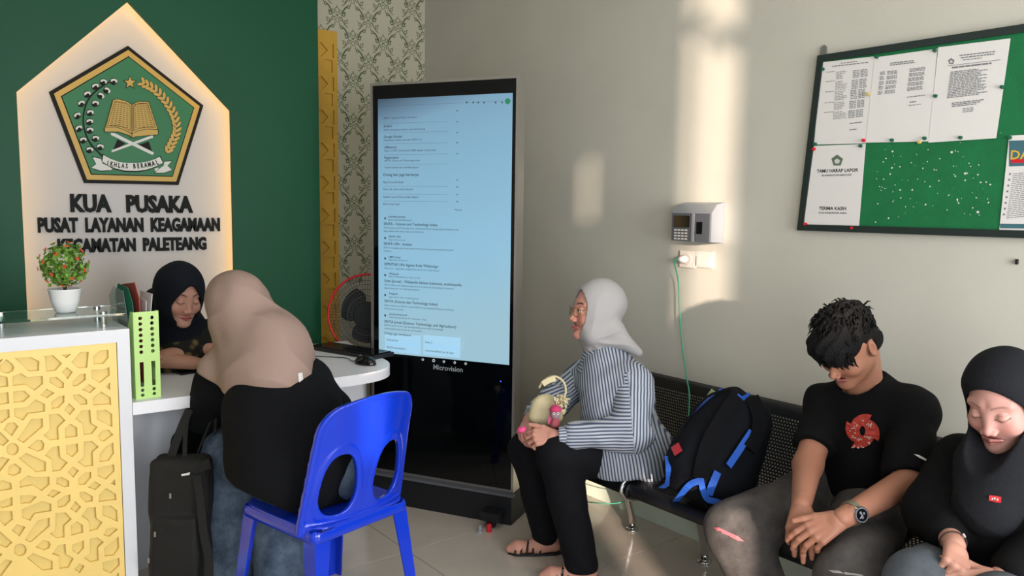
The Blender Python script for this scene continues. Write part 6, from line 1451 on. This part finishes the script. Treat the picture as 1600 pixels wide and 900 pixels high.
def f_h5(P):
    Q = (P-hc5.astype(f32))@R5.astype(f32); d = hijab_sd(Q, .058, .084, -.018, seed=8, fold=.0022, peak=.35, grow=.006)
    d = smin(d, rc(P, nk5, at(280, 560, 3.42), .10, .14), .05); d = smin(d, rc(P, at(252, 535, 3.50), at(312, 530, 3.48), .10, .080), .05); d = smin(d, rc(P, at(248, 470, 3.40), at(236, 525, 3.46), .065, .085), .05)+wob(P, .003, 24, (.6, .2, .8), 9)
    zz = Q[:, 2]+.018; wz = .058*(1-.35*np.clip(zz/.084, 0, 1)); cut = smax((np.sqrt((Q[:, 0]/wz)**2+(zz/.085)**2)-1)*.05, -(Q[:, 1]-.025), .01)
    d = smax(d, -cut, .006); return smax(d, .80-P[:, 2]+.0*P[:, 0], .02)
of.wear('headscarf', f_h5, *bounds([hc5, at(284, 560, 3.5), sR5, sL5], .2), .0048, M['hij_navy'], 'dark navy headscarf covering the chest')
def batik():
    m = cloth('brown_batik', '#1d1a14', .8); nt = m.node_tree; N = nt.nodes; L = nt.links; b = N['Principled BSDF']; tc = N.new('ShaderNodeTexCoord'); v = N.new('ShaderNodeTexVoronoi'); v.inputs['Scale'].default_value = 22; L.new(tc.outputs['Object'], v.inputs['Vector'])
    r = N.new('ShaderNodeValToRGB'); e = r.color_ramp.elements; e[0].position = .2; e[0].color = srgb('#6b5a34'); e[1].position = .45; e[1].color = srgb('#191a17'); L.new(v.outputs['Distance'], r.inputs[0]); L.new(r.outputs[0], b.inputs['Base Color']); return m
M['batik'] = batik()
def f_u5(P):
    d = rc(P, hp5, nk5-[0, 0, .1], .15, .12); d = smin(d, rc(P, sR5-[0, 0, .01], sL5-[0, 0, .01], .07, .075), .05)
    for s_, e_ in ((sR5, eR5), (sL5, eL5)): d = smin(d, rc(P, s_, s_+(e_-s_)*.9, .066, .062), .03)
    return d+wob(P, .003, 28, (.4, .4, .8), 21)
of.wear('blouse', f_u5, *bounds([hp5, nk5, sR5, sL5, eR5, eL5], .14), .006, M['batik'], 'dark patterned blouse with brown motifs')
of.wear('skirt', lambda P: smin(rc(P, hp5, hp5+[0, -.36, -.02], .15, .13), rc(P, hp5+[0, -.36, -.02], hp5+[0, -.34, -.40], .13, .15), .03)+wob(P, .004, 24, (.7, .3, .3), 22), *bounds([hp5, hp5-[0, .36, .42]], .2), .01, M['black_cotton'], 'black skirt')
bm = bmesh.new(); p = on_cloth(f_h5, 285.5, 489, 2.8, 3.9); tube(bm, [tuple(p), tuple(p+vw*.004)], .0035, 8); of.bm('brooch', bm, M['chrome'])
# officer chair (hidden mostly behind desk)
oc = empty('office_stool', (hp5[0], hp5[1]+.02, 0), 0, 'low dark stool the officer sits on behind the desk', 'stool')
bm = bmesh.new(); lathe(bm, [(.17, .30), (.18, .33), (.18, .345), (.10, .35)], 24); bm_obj('seat', bm, M['blackm'], oc); bm = bmesh.new(); lathe(bm, [(.17, 0), (.17, .02), (.03, .03), (.03, .30)], 20); bm_obj('pedestal', bm, M['blackm'], oc)

# ================================================================ bags
# backpack leaning on the bench
bA = at(1098, 762, 2.72); bB = at(1158, 640, 2.84); ax_ = (bB-bA)/np.linalg.norm(bB-bA); side_ = np.cross(ax_, vw); side_ /= np.linalg.norm(side_); nn = np.cross(side_, ax_)
Rk = np.stack([side_, nn, ax_], 1).astype(f32); kc = (bA+bB)/2
bp_ = empty('backpack', tuple(kc), 0, 'dark navy backpack with blue webbing straps lying against the bench back', 'backpack')
def f_pack(P):
    Q = (P-kc.astype(f32))@Rk; w_ = .150-.045*np.clip(Q[:, 2]/.2, -.3, 1.2)
    S = Q.copy(); S[:, 0] *= .15/np.maximum(w_, .05)
    d = rbox(S, (0, 0, 0), (.150, .085, .215), .075); d = smin(d, rbox(Q, (.02, -.05, -.06), (.105, .06, .12), .05), .03)
    d = smax(d, -(P[:, 2]-.452), .01)
    return d+wob(P, .004, 26, (.5, .5, .5), 24)+wob(P, .0016, 70, (.2, .7, .5), 25)
def pk(name, fn, h, m, **kw): V, Q = surf(fn, kc-.36, kc+.36, h, 2.0); return np_mesh(name, V-kc.astype(f32), Q, m, bp_, **kw)
pk('body', f_pack, .006, M['bagb'])
def onpack(x, y, lift=.006): 
    p = on_cloth(f_pack, x, y, 2.2, 3.2, lift); return p if p is not None else at(x, y, 2.8)
def webbing(name, pix, w_, m, lift=.006, th=.003, root=bp_, o=kc, **kw):
    bm = bmesh.new(); pts = spline([onpack(x, y, lift) for x, y in pix], 4); strip(bm, [tuple(p-o) for p in pts], tuple(vw), w_, th); return bm_obj(name, bm, m, root, **kw)
M['pad'] = cloth('black_padded_mesh', '#0c0d10', .9, bump=.5, bscale=600)
webbing('shoulder_strap', [(1150, 618), (1128, 650), (1106, 690), (1096, 725), (1094, 745)], .055, M['pad'], .014, .016)
webbing('shoulder_strap', [(1172, 620), (1184, 650), (1180, 680), (1168, 700)], .05, M['pad'], .014, .016)
webbing('blue_strap', [(1172, 672), (1160, 690), (1150, 705), (1136, 726)], .024, M['strapb'], .020)
webbing('blue_strap', [(1120, 736), (1112, 755), (1106, 772)], .026, M['strapb'], .012)
webbing('blue_strap', [(1092, 729), (1093, 745), (1097, 765), (1104, 778), (1118, 782), (1132, 788)], .02, M['strapb'], .016)
webbing('blue_strap', [(1094, 748), (1078, 754), (1066, 766), (1052, 789)], .022, M['strapb'], .018)
webbing('blue_strap', [(1042, 712), (1044, 730), (1043, 752), (1034, 762)], .022, M['strapb'], .012)
webbing('blue_strap', [(1128, 608), (1095, 635), (1066, 668)], .012, M['strapb'], .008)
webbing('grab_handle', [(1150, 617), (1158, 622), (1170, 616)], .016, M['strapb'], .01)
webbing('side_piping', [(1056, 690), (1075, 655), (1105, 620), (1140, 607)], .008, M['pad'], .01, .008)
bm = bmesh.new(); pts = [onpack(x, y, .014) for x, y in ((1047, 698), (1059, 690), (1065, 703), (1053, 711))]; vs = [bm.verts.new(tuple(p-kc)) for p in pts]; v2 = [bm.verts.new(tuple(p-kc-vw*.003)) for p in pts]; bm.faces.new(vs); bm.faces.new(v2[::-1])
for i in range(4): bm.faces.new((vs[i], v2[i], v2[(i+1) % 4], vs[(i+1) % 4]))
bm_obj('red_tag', bm, M['red'], bp_)
bm = bmesh.new(); strip(bm, [tuple(at(x, y, 2.98)) for x, y in ((1117, 611), (1109, 622), (1104, 633))], tuple(vw), .03, .003); bm_obj('paper_band', bm, mat('pale_green_wrapper', '#a9b38a', .6), label='pale green and white wrapper tucked behind the backpack', cat='wrapper')
# black tote/backpack hanging at the visitor's left
tcn = at(284, 800, 2.86); tb = empty('tote_backpack', (tcn[0], tcn[1], 0), 0, 'black canvas backpack standing at the counter with its handles looped over the visitor\'s arm', 'backpack')
Rt = frame((-.60, -.80, 0)).astype(f32); to = np.array([tcn[0], tcn[1], 0])
def f_tote(P):
    Q = (P-to.astype(f32))@Rt; x = Q[:, 0]; y = Q[:, 1]; z = Q[:, 2]
    hw = .118-.0*z; k = np.stack([x+.05*(z-.3)*.6, y, z-.28], 1)
    d = rbox(k, (0, 0, 0), (.105, .055, .272), .03); d = smin(d, rbox(k, (-.0, .05, -.08), (.085, .03, .15), .02), .02)
    return d+wob(P, .004, 24, (.5, .3, .7), 27)+wob(P, .0016, 70, (.4, .6, .5), 28)
V, Q = surf(f_tote, to+[-.25, -.25, -.02], to+[.25, .25, .62], .006, 1.8); V[:, 2] = np.maximum(V[:, 2], .004); np_mesh('body', V-to.astype(f32), Q, M['bagk'], tb)
for nm, pts, w_ in (('handle', ((262, 735, 2.84), (272, 700, 2.84), (285, 665, 2.86), (296, 640, 2.88)), .030), ('handle', ((289, 735, 2.82), (289, 700, 2.84), (291, 665, 2.86), (296, 640, 2.88)), .016), ('strap', ((303, 722, 2.90), (314, 695, 2.90), (325, 668, 2.92), (333, 652, 2.92)), .007), ('strap', ((328, 732, 2.86), (333, 700, 2.90), (336, 672, 2.92), (337, 652, 2.92)), .010),
                    ('side_strap', ((308, 742, 2.78), (313, 780, 2.78), (318, 830, 2.78), (326, 872, 2.78), (326, 910, 2.78)), .030)):
    bm = bmesh.new(); strip(bm, [tuple(p-to) for p in spline([at(*q) for q in pts], 5)], tuple(vw), w_, .004); bm_obj(nm, bm, M['bagk'], tb)
bm = bmesh.new(); prism(bm, [(238, 745), (252, 728), (312, 722), (326, 716), (330, 732), (300, 742), (262, 748)], 0, .01, lambda x, y, t: tuple(at(x, y, 2.80-t)-to)); bm_obj('flap', bm, M['bagk'], tb)
bm = bmesh.new(); prism(bm, [(283, 741), (297, 738), (296, 742), (284, 744)], 0, .004, lambda x, y, t: tuple(at(x, y, 2.785-t)-to)); bm_obj('white_label', bm, M['paper'], tb)
for x, y in ((266, 775), (242, 835), (232, 876)):
    bm = bmesh.new(); prism(bm, [(x-1.5, y-4), (x+1.5, y-4), (x+1.5, y+4), (x-1.5, y+4)], 0, .004, lambda x, y, t: tuple(at(x, y, 2.775-t)-to)); bm_obj('zip_pull', bm, M['silver'], tb)
